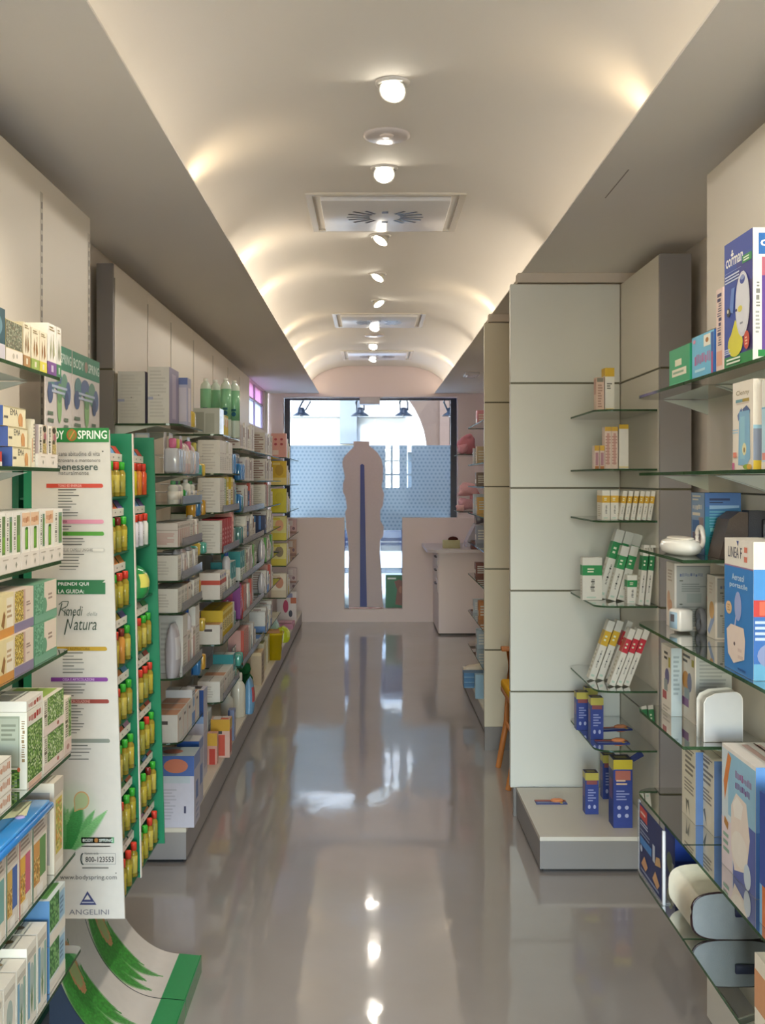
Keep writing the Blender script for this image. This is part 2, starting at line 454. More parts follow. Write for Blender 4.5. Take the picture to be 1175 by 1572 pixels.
# portico wall in brown stucco, shade put into the colour, with a round arch
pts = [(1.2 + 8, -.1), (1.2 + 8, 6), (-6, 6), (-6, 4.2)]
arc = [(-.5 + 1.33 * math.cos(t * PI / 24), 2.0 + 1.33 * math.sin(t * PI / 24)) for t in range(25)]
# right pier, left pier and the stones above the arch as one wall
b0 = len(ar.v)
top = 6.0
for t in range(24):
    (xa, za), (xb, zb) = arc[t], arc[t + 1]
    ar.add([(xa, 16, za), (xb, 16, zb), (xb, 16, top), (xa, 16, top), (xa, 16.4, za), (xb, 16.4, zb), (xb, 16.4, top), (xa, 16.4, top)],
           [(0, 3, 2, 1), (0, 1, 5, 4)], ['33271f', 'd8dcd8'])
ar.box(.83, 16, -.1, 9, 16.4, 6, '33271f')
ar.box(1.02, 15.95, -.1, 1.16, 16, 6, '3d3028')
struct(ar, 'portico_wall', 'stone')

# ceiling fixtures --------------------------------------------------------
lamps = [(603, 127, (.25, .8, 1)), (590, 258, (.0, .9, 1)), (584, 362, (.6, .3, 1)), (580, 420, (.55, .3, 1)), (582, 461, (-.55, .35, 1)),
         (575, 499, (.25, .6, 1)), (573, 528, (.15, .8, 1)), (572, 549, (.3, .3, 1))]
spots = []
for px, py, d in lamps:
    y = (CEIL - EYE) * F / (VY - py); spots.append((wx(px, y), y, d))
spots += [(.068, 2.35, (-.5, .1, 1)), (.066, 1.25, (.4, .1, 1)), (.066, .1, (.2, 0, 1)), (.066, -1.1, (0, 0, 1))]
ring_me = MB().lathe([(.036, -.004), (.047, -.009), (.056, -.005), (.058, .0), (.058, .02), (.036, .02), (.036, -.004)], 'e6e0d6', seg=28).mesh('ring', 'plastic')
cup_me = MB().lathe([(.012, .052), (.022, .045), (.038, .018), (.046, .0), (.0455, -.003), (.042, -.001)], ['7a756c', 'c9c2b4', 'd8d2c4', 'efe8da', 'efe8da'], seg=24).mesh('reflector', 'plastic')
bulb_me = MB().lathe([(0, -.008), (.02, -.007), (.037, -.003), (.042, .002), (0, .004)], 'fff6e0', seg=24).mesh('bulb', 'lamp_glow')
def name_of(i):
    return ['lit recessed spotlight tilted towards the door end, first along the ceiling', 'lit recessed spotlight just in front of the first ceiling vent', 'lit recessed spotlight directly behind the first ceiling vent',
            'lit recessed spotlight, second behind the first ceiling vent', 'lit recessed spotlight directly in front of the second ceiling vent', 'lit recessed spotlight directly behind the second ceiling vent',
            'lit recessed spotlight directly in front of the third ceiling vent', 'lit recessed spotlight directly behind the third ceiling vent',
            'lit recessed spotlight above the near glass shelves of cartons', 'lit recessed spotlight, third from the added entrance glazing', 'lit recessed spotlight, second from the added entrance glazing', 'lit recessed spotlight closest to the added entrance glazing'][i]
LP = 7.2
for i, (x, y, d) in enumerate(spots):
    t = thing('recessed_spotlight', name_of(i), 'ceiling light', (x, y, CEIL), 0, 'recessed spotlights along the ceiling')
    inst(ring_me, 'ring', t)
    q = Vector(d).normalized().to_track_quat('Z', 'Y')
    lz = -.026
    cu = inst(cup_me, 'reflector', t, (0, 0, lz)); cu.rotation_euler = q.to_euler()
    bu = inst(bulb_me, 'bulb', t, (0, 0, lz)); bu.rotation_euler = q.to_euler()
    ld = bpy.data.lights.new('spot', 'SPOT'); ld.energy = LP; ld.color = (1., .92, .80); ld.spot_size = math.radians(168); ld.spot_blend = 1.; ld.shadow_soft_size = .035
    lo = bpy.data.objects.new('spot_lamp', ld); C.objects.link(lo)
    dn = -Vector(d).normalized()
    lo.location = Vector((x, y, CEIL + lz)) + dn * .03
    lo.rotation_euler = Vector((-d[0] * .9, -d[1] * .3, -1)).to_track_quat('-Z', 'Y').to_euler()
    if i in (8, 9):      # the two lamps over the near shelves are turned onto the goods
        ld.energy = 48.; ld.spot_size = math.radians(82); ld.spot_blend = .6
        lo.rotation_euler = Vector((-.83 if i == 8 else .8, .05 if i == 8 else 1.1, -1.55)).to_track_quat('-Z', 'Y').to_euler()
# lamps hidden in the cove behind the soffit edges
for side, yy in ((-1, (-.6, .9, 2.35, 4.0, 5.55, 6.55, 8.3, 9.35, 10.8)), (1, (.2, 3.2, 7.1, 10.6))):
    for y in yy:
        ld = bpy.data.lights.new('cove', 'SPOT'); ld.energy = (.7 if y < 3.5 else 1.05); ld.color = (1., .78, .5); ld.shadow_soft_size = .03; ld.spot_size = math.radians(125); ld.spot_blend = .8
        lo = bpy.data.objects.new('cove_lamp', ld); C.objects.link(lo)
        lo.location = ((SL - .055) if side < 0 else (SR + .055), y, SOF + .045)
        lo.rotation_euler = Vector((.25 * side * -1, .0, 1)).to_track_quat('-Z', 'Y').to_euler()

for side in (-1, 1):  # strips added beside the cove lamps to lift ceiling brightness
    for k in range(4):
        ld = bpy.data.lights.new('cove_fill_strip', 'AREA'); ld.shape = 'RECTANGLE'; ld.size = 3.4; ld.size_y = .03; ld.energy = (.2, 1.2, 2.5, 2.7)[k]; ld.color = (1., .90, .76)
        lo = bpy.data.objects.new('cove_fill_strip', ld); C.objects.link(lo)
        lo.location = ((SL - .10) if side < 0 else (SR + .10), -.4 + k * 3.6, SOF + .03)
        lo.rotation_euler = Vector((-side * 1., 0, .75)).to_track_quat('-Z', 'Y').to_euler()

# air vents ----------------------------------------------------------------
vent_lab = ['white square ceiling vent plate nearest, with two fans of dark slots', 'white square ceiling vent plate midway down the ceiling', 'white square ceiling vent plate nearest the shop window']
for i, (xc, y0, sz) in enumerate(((.067, 4.88, .66), (.062, 8.36, .66), (.062, 10.75, .66))):
    t = thing('ceiling_vent', vent_lab[i], 'air vent', (xc, y0 + sz / 2, CEIL), 0, 'ceiling vents')
    fo = MB(); s = sz / 2 + .035
    for a, b, c_, d_ in ((-s, -s, s, -s + .03), (-s, s - .03, s, s), (-s, -s + .03, -s + .03, s - .03), (s - .03, -s + .03, s, s - .03)): fo.box(a, b, -.01, c_, d_, .02, 'e4dccb')
    fo.obj('frame', 'plastic', t)
    p = MB().rbox(-sz / 2 + .03, -sz / 2 + .03, -.022, sz / 2 - .03, sz / 2 - .03, .0, 'e6e4e2', .004)
    fr = ((-.5, -.5, -.0222), (1, 0, 0), (0, 1, 0), (0, 0, -1))
    items = []
    for sg in (-1, 1):
        for k in range(7):
            a = (k - 3) * .30
            r0, r1 = .075, .185
            if abs(k - 3) == 3: r1 = .15
            hw = .0085
            ux, uy = math.cos(a) * sg, math.sin(a)
            items.append(('p', [(.5 + ux * r0 - uy * hw, .5 + uy * r0 + ux * hw), (.5 + ux * r0 + uy * hw, .5 + uy * r0 - ux * hw), (.5 + ux * r1 + uy * hw, .5 + uy * r1 - ux * hw), (.5 + ux * r1 - uy * hw, .5 + uy * r1 + ux * hw)], '2a2622'))
    for sv in (-1, 1): items.append(('r', .485, .5 + sv * .095 - .02, .515, .5 + sv * .095 + .02, '3a322c'))
    pl = p.obj('vent_plate', 'plastic', t)
    MB().art(fr, items).obj('slots', 'plastic', pl)
for i, (px, py, lab) in enumerate(((594, 207, 'round flush ceiling disc between the first two spotlights'), (575, 514, 'round flush ceiling disc behind the second ceiling vent'))):
    y = (CEIL - EYE) * F / (VY - py)
    t = thing('ceiling_disc', lab, 'ceiling fitting', (wx(px, y), y, CEIL))
    MB().lathe([(0, -.014), (.075, -.013), (.088, -.008), (.09, .004), (0, .004)], 'd9cfc9', seg=32).obj('disc', 'plastic', t)
    MB().lathe([(0, -.02), (.022, -.018), (.028, -.013), (.028, -.005), (0, -.005)], 'f3e3d8', c=(0, -.03, 0), seg=20).obj('lens', 'gloss', t)
y = 9.9
t = thing('ceiling_fitting', 'small white oblong fitting on the soffit above the beige column', 'ceiling fitting', (wx(724, y), y, SOF))
MB().rbox(-.065, -.12, -.025, .065, .12, .003, 'd9d4d8', .006).obj('housing', 'plastic', t)
MB().rbox(-.045, -.1, -.032, .045, .1, -.022, 'efecf2', .004).obj('diffuser', 'gloss', t)

# camera, world, sun --------------------------------------------------------
cd = bpy.data.cameras.new('camera'); co = bpy.data.objects.new('camera', cd); C.objects.link(co)
co.location = (0, 0, EYE); co.rotation_euler = (PI / 2, 0, 0)
cd.sensor_fit = 'HORIZONTAL'; cd.sensor_width = 36.; cd.lens = 36. * F / 1175
cd.shift_x = (1175 / 2 - VX) / 1175; cd.shift_y = (VY - 1572 / 2) / 1175
cd.clip_start = .05; cd.clip_end = 200
SC.camera = co
wd = bpy.data.worlds.new('world'); SC.world = wd; wd.use_nodes = True
bg = wd.node_tree.nodes['Background']
sky = wd.node_tree.nodes.new('ShaderNodeTexSky'); sky.sky_type = 'NISHITA'; sky.sun_disc = False; sky.sun_elevation = math.radians(50); sky.sun_rotation = math.radians(200)
wd.node_tree.links.new(sky.outputs[0], bg.inputs[0]); bg.inputs[1].default_value = 2.8
sd = bpy.data.lights.new('sun', 'SUN'); sd.energy = 4.; sd.angle = .01; sd.color = (1., .97, .93)
so = bpy.data.objects.new('sun', sd); C.objects.link(so); so.rotation_euler = Vector((.25, .8, -1.)).to_track_quat('-Z', 'Y').to_euler()
SC.view_settings.view_transform = 'Standard'; SC.view_settings.look = 'None'; SC.view_settings.gamma = 1.; SC.view_settings.use_curve_mapping = False
SC.view_settings.exposure = .64
SC.cycles.max_bounces = 12; SC.cycles.transparent_max_bounces = 48; SC.cycles.diffuse_bounces = 7; SC.cycles.glossy_bounces = 4
SC.cycles.caustics_reflective = False; SC.cycles.caustics_refractive = False; SC.cycles.sample_clamp_indirect = 4.
try: SC.cycles.use_denoising = True
except Exception: pass

slab(.818, 3.42, SOF - .0012, .8215, 3.76, SOF, 'a59c90', 'trim_6')
# ================================================================ wall units, panels, plinths, glass shelves
SEAMS = [.135, .595, 1.076, 1.565, 2.065, 2.54]
LAM, GREYL = 'd6d3c9', '85807c'
def boards(root, name, x0, x1, y0, y1, col, zs=SEAMS, back=None):
    # stacked boards with dark joints between them
    for a, b in zip(zs, zs[1:]):
        MB().rbox(x0, y0, a + .004, x1, y1, b - .004, col, .0015, 1, smooth=False).obj('board', 'laminate', root)
    bx = (x0 + .004, y0 + .004, x1 - .004, y1 - .004)
    MB().box(bx[0], bx[1], zs[0] + .002, bx[2], bx[3], zs[-1] - .006, '4f4a30').obj('core', 'laminate', root)
# white partition facing the camera, with the side panel and grey end return of its niche
t = thing('partition_panel', 'tall white partition of stacked boards at the back of the corner niche', 'panel', (.93, 5.14, 0))
t.location = (0, 0, 0)
boards(t, 'p', .664, 1.186, 5.12, 5.16, 'd3d3ca')
MB().box(.68, 5.125, 0, 1.186, 5.155, .137, GREYL).obj('kick_board', 'laminate', t)
t = thing('side_panel', 'white side panel of stacked boards along the corner niche shelves', 'panel', (0, 0, 0))
boards(t, 'p', 1.19, 1.23, 4.45, 5.16, 'dcd6c8', [.0] + SEAMS[1:])
t = thing('end_panel', 'tall grey end panel beside the corner niche', 'panel', (0, 0, 0))
boards(t, 'p', 1.19, 1.32, 4.425, 4.447, '8d8886', [.0] + SEAMS[1:])
slab(SR - .02, 5.12, 2.545, XR, 5.2, SOF, 'cfc3b4', 'trim_3')
t = thing('partition_panel', 'beige partition of stacked boards behind the white partition', 'panel', (0, 0, 0))
boards(t, 'p', .673, 1.34, 6.38, 6.42, 'cfc6ae')
MB().box(.676, 6.385, 0, 1.34, 6.415, .137, GREYL).obj('kick_board', 'laminate', t)
slab(SR - .02, 6.38, 2.545, XR, 6.45, SOF, 'cfc3b4', 'trim_4')

def plinth(lab, x0, x1, y0, y1, top='d9d1c0', front='9a9490', seams=(), h=.145):
    t = thing('display_plinth', lab, 'plinth', ((x0 + x1) / 2, y0, 0)); ox, oy = (x0 + x1) / 2, y0
    MB().box(x0 - ox + .015, .015, 0, x1 - ox - .015, y1 - y0 - .002, .016, '2b2826').obj('toe_kick', 'laminate', t)
    MB().box(x0 - ox, 0, .014, x1 - ox, y1 - y0, h - .018, front).obj('fascia', 'laminate', t)
    b = [y0] + list(seams) + [y1]
    for a, c_ in zip(b, b[1:]):
        MB().rbox(x0 - ox - .0005, a - oy + .0006, h - .018, x1 - ox + .0005, c_ - oy - .0006, h, top, .0012, 1, smooth=False).obj('top_board', 'laminate', t)
    return t
PZ = .145
plinth('long low plinth with cream top under the aisle-long shelving', -1.165, -.775, 4.5, 12.0, seams=(5.85, 7.2, 8.6, 10.2))
plinth('low plinth with cream top in the corner niche', .69, 1.186, 4.39, 5.10, 'cfc9bd', '878380')
plinth('low plinth with cream top beside the counter', .718, 1.15, 6.5, 8.43)

# back panels of the shelving along the aisle; each between two joints, grey end return
joints = [4.5, 5.17, 5.77, 6.5, 7.3, 8.06, 8.8, 9.5]
for i, (a, b) in enumerate(zip(joints, joints[1:])):
    t = thing('back_panel', f'{ORD[i]} cream back panel from the grey end panel along the aisle shelving', 'panel', (-1.085, a, 0), 0, 'back panels of the aisle shelving')
    MB().rbox(-.01, .0015, .145, .008, b - a - .0015, 2.51, 'dcd2c2', .001, 1, smooth=False).obj('board', 'laminate', t)
    st = MB().box(.0082, .002, .2, .0105, .012, 2.45, 'a29a8c')
    st.obj('standard', 'metal', t)
t = thing('end_panel', 'grey end panel closing the aisle shelving', 'panel', (0, 0, 0))
boards(t, 'p', -1.145, -1.076, 4.478, 4.498, '827c78', [.0, 2.065, 2.51])

# slotted standards on the two near wall units
def slot_strip(length, x=0):
    mb = MB().box(-.011, 0, 0, .011, .0025, length, 'b9b0a2')
    n = int(length / .032)
    for k in range(n): mb.box(-.0035, -.0006, .012 + k * .032, .0035, .0005, .012 + k * .032 + .02, '37312e')
    return mb.mesh('standard', 'laminate')
slot_me = slot_strip(2.3)
def near_unit(side, xp, y0, y1, stds, lab, zs):
    t = thing('wall_unit_panel', lab, 'panel', (xp, y0, 0))
    for a, b in zip(zs, zs[1:]):
        if side < 0: MB().rbox(-.02, 0, a + .0025, 0, y1 - y0, b - .0025, 'dcd3c4', .001, 1, smooth=False).obj('board', 'laminate', t)
        else: MB().rbox(0, 0, a + .0025, .02, y1 - y0, b - .0025, 'dcd3c4', .001, 1, smooth=False).obj('board', 'laminate', t)
    if side < 0: MB().box(-.018, .002, zs[0], -.006, y1 - y0 - .004, zs[-1], '57523c').obj('core', 'laminate', t)
    else: MB().box(.006, .002, zs[0], .018, y1 - y0 - .004, zs[-1], '57523c').obj('core', 'laminate', t)
    for y in stds: inst(slot_me, 'standard', t, (.0012 if side < 0 else -.0012, y - y0, .15), PI / 2 if side < 0 else -PI / 2)
    return t
near_unit(-1, -.973, .5, 3.72, (1.58, 2.11, 2.64, 3.17, 3.70), 'cream wall panel with slotted standards beside the green bottle display', [.01, 2.51])
near_unit(1, .997, .5, 3.19, (1.66, 2.17, 2.68), 'cream wall panel behind the glass shelves of boxed appliances', [.01, .595, 1.076, 1.565, 2.04, 2.51])

# glass shelves ----------------------------------------------------------
def rounded(x0, x1, y0, y1, corners, r=.05, n=6):
    # outline ccw; corners: which of 'a'(x0,y0) 'b'(x1,y0) 'c'(x1,y1) 'd'(x0,y1) are rounded
    out = []
    for k, (cx_, cy_, sx, sy, a0) in {'a': (x0, y0, 1, 1, 180), 'b': (x1, y0, -1, 1, 270), 'c': (x1, y1, -1, -1, 0), 'd': (x0, y1, 1, -1, 90)}.items():
        if k in corners:
            for i in range(n + 1):
                t = math.radians(a0 + 90 * i / n); out.append((cx_ + sx * r + r * math.cos(t), cy_ + sy * r + r * math.sin(t)))
        else: out.append((cx_, cy_))
    return out
GT = .008
def shelf(x0, x1, y0, y1, z, lab, group, corners='', r=.05, wall=-1, brackets=True):
    """z is the upper face of the glass"""
    t = thing('glass_shelf', lab, 'shelf', ((x0 + x1) / 2, (y0 + y1) / 2, z - GT), 0, group); ox, oy = (x0 + x1) / 2, (y0 + y1) / 2
    MB().prism([(a - ox, b - oy) for a, b in rounded(x0, x1, y0, y1, corners, r)], 0, GT, 'dfeee6', 'z', 0, 1).obj('glass_board', ['glass', 'glass_edge'], t)
    if brackets:
        L = (x1 - x0) * .62; s = -wall
        xb = (x0 if wall < 0 else x1) - ox
        for yb in (y0 - oy + .012, y1 - oy - .012):
            MB().prism([(xb, -.045), (xb + s * L * .5, -.022), (xb + s * L, -.002), (xb, -.001)][::1 if s > 0 else -1], yb - .003, yb + .003, 'cfd6cc', 'y').obj('bracket', 'plastic', t)
    return t
NL = [1.85, 1.63, 1.407, 1.19, .94, .70, .465]                 # levels of the near units
NLX = [-.755, -.755, -.752, -.737, -.729, -.718, -.705]
for i, (z, x) in enumerate(zip(NL, NLX)):
    shelf(-.97, x, 1.6, 2.625, z, f'{ORD[i]} glass shelf from the top in front of the green bottle display', 'glass shelves before the bottle display', 'c', .02)
NR = [1.847, 1.623, 1.402, 1.186, .936, .692, .457]
for i, z in enumerate(NR):
    shelf(.78, .994, 2.684, 3.18, z, f'{ORD[i]} glass shelf from the top in the far bay of boxed appliances', 'glass shelves of the appliance unit, far bay', 'd', .06, 1)
    if i not in (2, 4): shelf(.78, .994, 1.6, 2.676, z, f'{ORD[i - (i > 2) - (i > 4)]} glass shelf from the top in the near bay of boxed appliances', 'glass shelves of the appliance unit, near bay', '', .05, 1)
NN = [1.897, 1.65, 1.434, 1.08, .727, .48]
for i, z in enumerate(NN):
    shelf(.935, 1.188, 4.46, 5.10, z, f'{ORD[i]} glass shelf from the top in the corner niche', 'glass shelves of the corner niche', 'ad', .07, 1, False)
GA = [1.84, 1.63, 1.50, 1.32, 1.18, 1.045, .77, .50]
GB = [1.85, 1.64, 1.43, 1.21, .96, .72, .41]
GC = [1.80, 1.60, 1.40, 1.20, .98, .74, .44]
GD = [1.82, 1.56, 1.30, 1.04, .80, .50]
BAYS = {'A': (GA, 4.50, 5.16, -.80, 'first bay'), 'B': (GB, 5.76, 6.60, -.80, 'second bay'), 'C': (GC, 6.66, 8.1, -.80, 'third bay'), 'D': (GC, 8.2, 9.5, -.80, 'fourth bay'), 'E': (GD, 10.1, 11.85, -.80, 'last bay')}
for k, (lv, a, b, x, nm) in BAYS.items():
    for i, z in enumerate(lv):
        sh_ = shelf(-1.074 if k != 'E' else -1.16, x, a, b, z, f'{ORD[i]} glass shelf from the top in the {nm} of the aisle shelving', f'glass shelves of the aisle shelving, {nm}', 'bc' if k in 'AB' else '', .06, -1, True)
        if k in 'ABC' and 1 < i < 7: MB().box(-(x - -1.074) / 2 * -1 - .0022, -(b - a) / 2 + .07, GT, -(x - -1.074) / 2 * -1, (b - a) / 2 - .07, GT + .035, 'e4e8ea').obj('front_lip', 'clear_film', sh_)
RF = [2.0, 1.72, 1.56, 1.36, 1.14, .90, .62, .37]
for i, z in enumerate(RF):
    shelf(.735, 1.0, 6.55, 8.2, z, f'{ORD[i]} glass shelf from the top beyond the beige partition', 'glass shelves beyond the beige partition', 'd', .05, 1, False)
slab(1.0, 6.45, .0, 1.03, 8.3, 2.5, 'd2c8b6', 'wall_partition', 'laminate')

# counter -----------------------------------------------------------------
t = thing('counter', 'white counter with drawers standing by the shop window', 'counter', (1.02, 11.6, 0))
MB().box(.70 - 1.02, 11.13 - 11.6, .02, 1.33 - 1.02, 12.165 - 11.6, .855, 'e6d6d3').obj('body', 'laminate', t)
MB().box(.72 - 1.02, 11.16 - 11.6, 0, 1.33 - 1.02, .56, .02, '4a3c30').obj('toe_kick', 'laminate', t)
MB().prism(rounded(.575 - 1.02, 1.33 - 1.02, 11.0 - 11.6, .565, 'a', .12), .86, .892, 'c9bfc0').obj('worktop', 'laminate', t)
for k in range(3):
    z0 = .84 - k * .14
    d = MB().rbox(-.328, -.4, z0 - .13, -.318, -.05, z0, 'e8ddd8', .003).obj('drawer', 'laminate', t)
    MB().tube([(-.331, -.33, z0 - .04), (-.347, -.32, z0 - .04), (-.347, -.14, z0 - .04), (-.331, -.13, z0 - .04)], .006, '5d5150').obj('handle', 'metal', d)
# ================================================================ boxes on the glass shelves before the bottle display
def speckle(cols, nx=7):
    r = random.Random(nx * 13 + len(cols))
    cache = {}
    def f(u, v):
        k = (int(u * 400), int(v * 400))
        if k not in cache: cache[k] = r.choice(cols)
        return cache[k]
    return f
def lbox(lv, p0, p1, h, name, label, base, art, d=.11, inset=.006, z=None, cat='box', group=None, x=None, lean=0.):
    X = (NLX[lv] if x is None else x) - inset
    y0, y1 = depth(p0, X), depth(p1, X); w = y1 - y0 - .0012
    me = carton_mesh(name, w, d, h, base, art)
    o = inst(me, name, None, (X - d / 2, (y0 + y1) / 2, (NL[lv] if z is None else z) + .0006), PI / 2)
    return tag(o, label, cat, group)
G1 = 'cartons on the top shelf before the bottle display'
CR, WH, INK = 'f0e4c8', 'f1ece2', '4c4a46'
def herb(col, bot, extra=()):
    return {'F': [('r', 0, 0, 1, .26, bot), ('r', .38, .07, .62, .2, 'e9e2c8'), ('l', .15, .86, .85, .96, 2, '9d8a62'),
                  ('p', [(.3, .3), (.42, .5), (.34, .78), (.24, .5)], col), ('p', [(.6, .32), (.78, .42), (.7, .62), (.6, .7), (.55, .48)], col), ('r', .64, .55, .67, .82, col), *extra],
            'L': [('r', 0, 0, 1, .26, bot), ('l', .2, .4, .8, .9, 7, 'b3a98f')]}
lbox(0, -16, 8, .105, 'carton', 'dark teal carton with pale base band, on the top shelf before the display', '2f5560', {'F': [('r', 0, 0, 1, .3, 'd5cfd6'), ('e', .5, .65, .3, .2, '6c93a0')]}, group=None)
lbox(0, 8.5, 34.5, .088, 'carton', 'carton with grey-green leaf picture and plain cream base band', 'e9d9a8',
     {'F': [('r', 0, .33, .97, .98, '6f7360'), ('g', .03, .34, .95, .97, 9, 9, speckle(['6b7058', '8b8f78', '5a614c', 'a9aa92', '7d705c'])), ('r', 0, 0, 1, .31, 'f2e8da'), ('e', .45, .16, .06, .07, 'c9bda8'), ('e', .65, .18, .04, .06, 'b9b0a0')], 'L': [('r', .4, .3, 1, 1, 'd8c48a')]})
lbox(0, 36, 46.5, .098, 'carton', 'narrow cream herbal carton with brown base band', CR, herb('8b6a3c', 'b58a58'))
lbox(0, 48.5, 60.5, .094, 'carton', 'cream herbal carton with green base band on the top shelf', CR, herb('a0743a', '9fb456'))
lbox(0, 61, 72, .094, 'carton', 'cream herbal carton with yellow base band on the top shelf', CR, herb('9c6a34', 'e6d850'))
lbox(0, 73.5, 86.5, .122, 'carton', 'taller white herbal carton with purple base band', WH, herb('a8a880', '7d4f94', (('r', .38, .07, .62, .2, 'd9c9e4'),)), d=.13)
lbox(0, 87, 94, .122, 'carton', 'taller white herbal carton with green base band at the shelf end', WH, herb('7f8a60', '3f7f58', (('r', .38, .07, .62, .2, 'cfe2d4'),)), d=.13)
# second shelf
for k, (a, b, nm) in enumerate(((19, 47, 'lowest'), (12, 42, 'middle'), (4.5, 39.5, 'topmost'))):
    lbox(1, a, b, .0415, 'flat_carton', f'{nm} of three flat cream cartons with a blue end', 'f4e8c2',
         {'F': [('t', 'EMA', .3, .58, .62, .9, INK), ('r', .03, .38, .2, .5, '6c675c'), ('e', .75, .4, .1, .34, 'dfa56a'), ('r', .68, .05, .72, .5, 'd99a62'), ('r', .8, .05, .84, .55, 'd99a62'), ('r', 0, .96, 1, 1, 'cdbf92')],
          'L': [('r', .55, 0, 1, 1, '4a64a8'), ('r', 0, 0, .55, 1, 'cfcbd0')]}, d=.12, z=1.63 + k * .0423)
lbox(1, 48.2, 53.5, .108, 'carton', 'narrow upright cream carton beside the three flat cartons', 'f3ead0', {'F': [('l', .6, .1, .9, .92, 12, '4d4a44'), ('r', .1, .1, .4, .6, 'e0b48a')]}, d=.08)
lbox(1, -30, 3, .03, 'flat_carton', 'flat red and white carton at the start of the second shelf', 'c84a40', {'F': [('r', 0, 0, 1, .3, WH)]}, inset=.012)
def tray(lv, p0, p1, h, d, label, col='efe6da', inset=.002, marks=2):
    X = NLX[lv] - inset; y0, y1 = depth(p0, X), depth(p1, X); w = y1 - y0
    mb = MB().box(-w/2, -d/2, 0, w/2, d/2, .0015, col).box(-w/2, -d/2, .0015, w/2, -d/2 + .0012, h, col).box(-w/2, d/2 - .0012, .0015, w/2, d/2, h, col)
    mb.box(-w/2, -d/2 + .0012, .0015, -w/2 + .0012, d/2 - .0012, h, col).box(w/2 - .0012, -d/2 + .0012, .0015, w/2, d/2 - .0012, h, col)
    its = []
    for k in range(marks):
        u = (k + .5) / marks
        its += [('l', u - .1, .72, u + .12, .86, 1, 'c3b8a8'), ('p', [(u, .2), (u + .03, .4), (u, .58), (u - .03, .4)], '9b9a88')]
    mb.art(((-w/2, -d/2, 0), (w, 0, 0), (0, 0, h), (0, -1, 0)), its)
    o = mb.obj('display_tray', 'card', None, (X - d/2, (y0 + y1) / 2, NL[lv] + .0006), PI / 2)
    return tag(o, label, 'tray')
tray(1, 58, 88.5, .031, .125, 'white card tray holding two slim upright cartons')
for k, (a, b) in enumerate(((59.3, 72), (73, 87))):
    lbox(1, a, b, .097, 'slim_carton', f'{("nearer", "farther")[k]} slim carton with dark flowers standing in the white tray', 'f4ecdc',
         {'F': [('r', .45, .3, .95, 1, 'cdb9a2'), ('e', .7, .9, .2, .08, '3c3a26'), ('e', .75, .72, .15, .1, 'a9656f'), ('e', .65, .6, .14, .07, '4f4a28'), ('g', .5, .33, .92, .56, 4, 6, speckle(['b5a060', '8f8a48', 'd7c690', 'c9a46a'])), ('t', 'RHODIOLA', .1, .34, .3, .95, '4b463c', 0, 1)],
          'L': [('r', 0, 0, 1, 1, 'c7b7b5')]}, d=.118, z=1.6318, inset=.005)
# third shelf: white cartons with green windows standing in low trays
tray(2, -16, 32, .036, .135, 'long white card tray under the near window cartons of the third shelf', marks=3)
tray(2, 33, 60, .036, .135, 'white card tray under the orange-titled window cartons', marks=2)
tray(2, 60.5, 97, .036, .135, 'white card tray under the last window cartons of the third shelf', marks=3)
win_sp = [(-15, -3, 0), (-2.5, 8.5, 0), (9, 19, 1), (19.5, 31.5, 0), (33.5, 46.3, 2), (46.8, 59.5, 2), (61, 69, 1), (69.5, 81.5, 2), (82.5, 96, 1)]
for k, (a, b, st) in enumerate(win_sp):
    X = NLX[2] - .0045
    art = {0: [('r', .5, .3, .95, .95, '6f8a55'), ('r', .55, .34, .9, .6, '7fae45'), ('t', 'BALSAMO', .12, .35, .32, .93, '8c8478', 0, 1)],
           1: [('r', .02, .3, .4, .97, 'f6f1e4'), ('r', .52, .32, .92, .93, '7e9a84'), ('r', .6, .36, .85, .85, '6f9a48'), ('t', 'PROPOLI', .12, .35, .32, .93, '7c7468', 0, 1)],
           2: [('r', 0, .74, 1, .98, 'efc9a4'), ('t', 'RUSCO', .1, .8, .9, .93, 'c07a4a'), ('r', .38, .32, .72, .7, '63a02e'), ('r', .41, .36, .55, .68, '8bc148'), ('e', .55, .7, .17, .025, '3d6a24')]}[st]
    lbox(2, a, b, .122, 'window_carton', f'{ORD[k]} white carton with a green window from the near end, third shelf before the display', 'f5f0e6',
         {'F': art, 'L': [('l', .2, .3, .8, .9, 8, 'cfc8bb')]}, d=.12, z=1.4096, inset=.005)
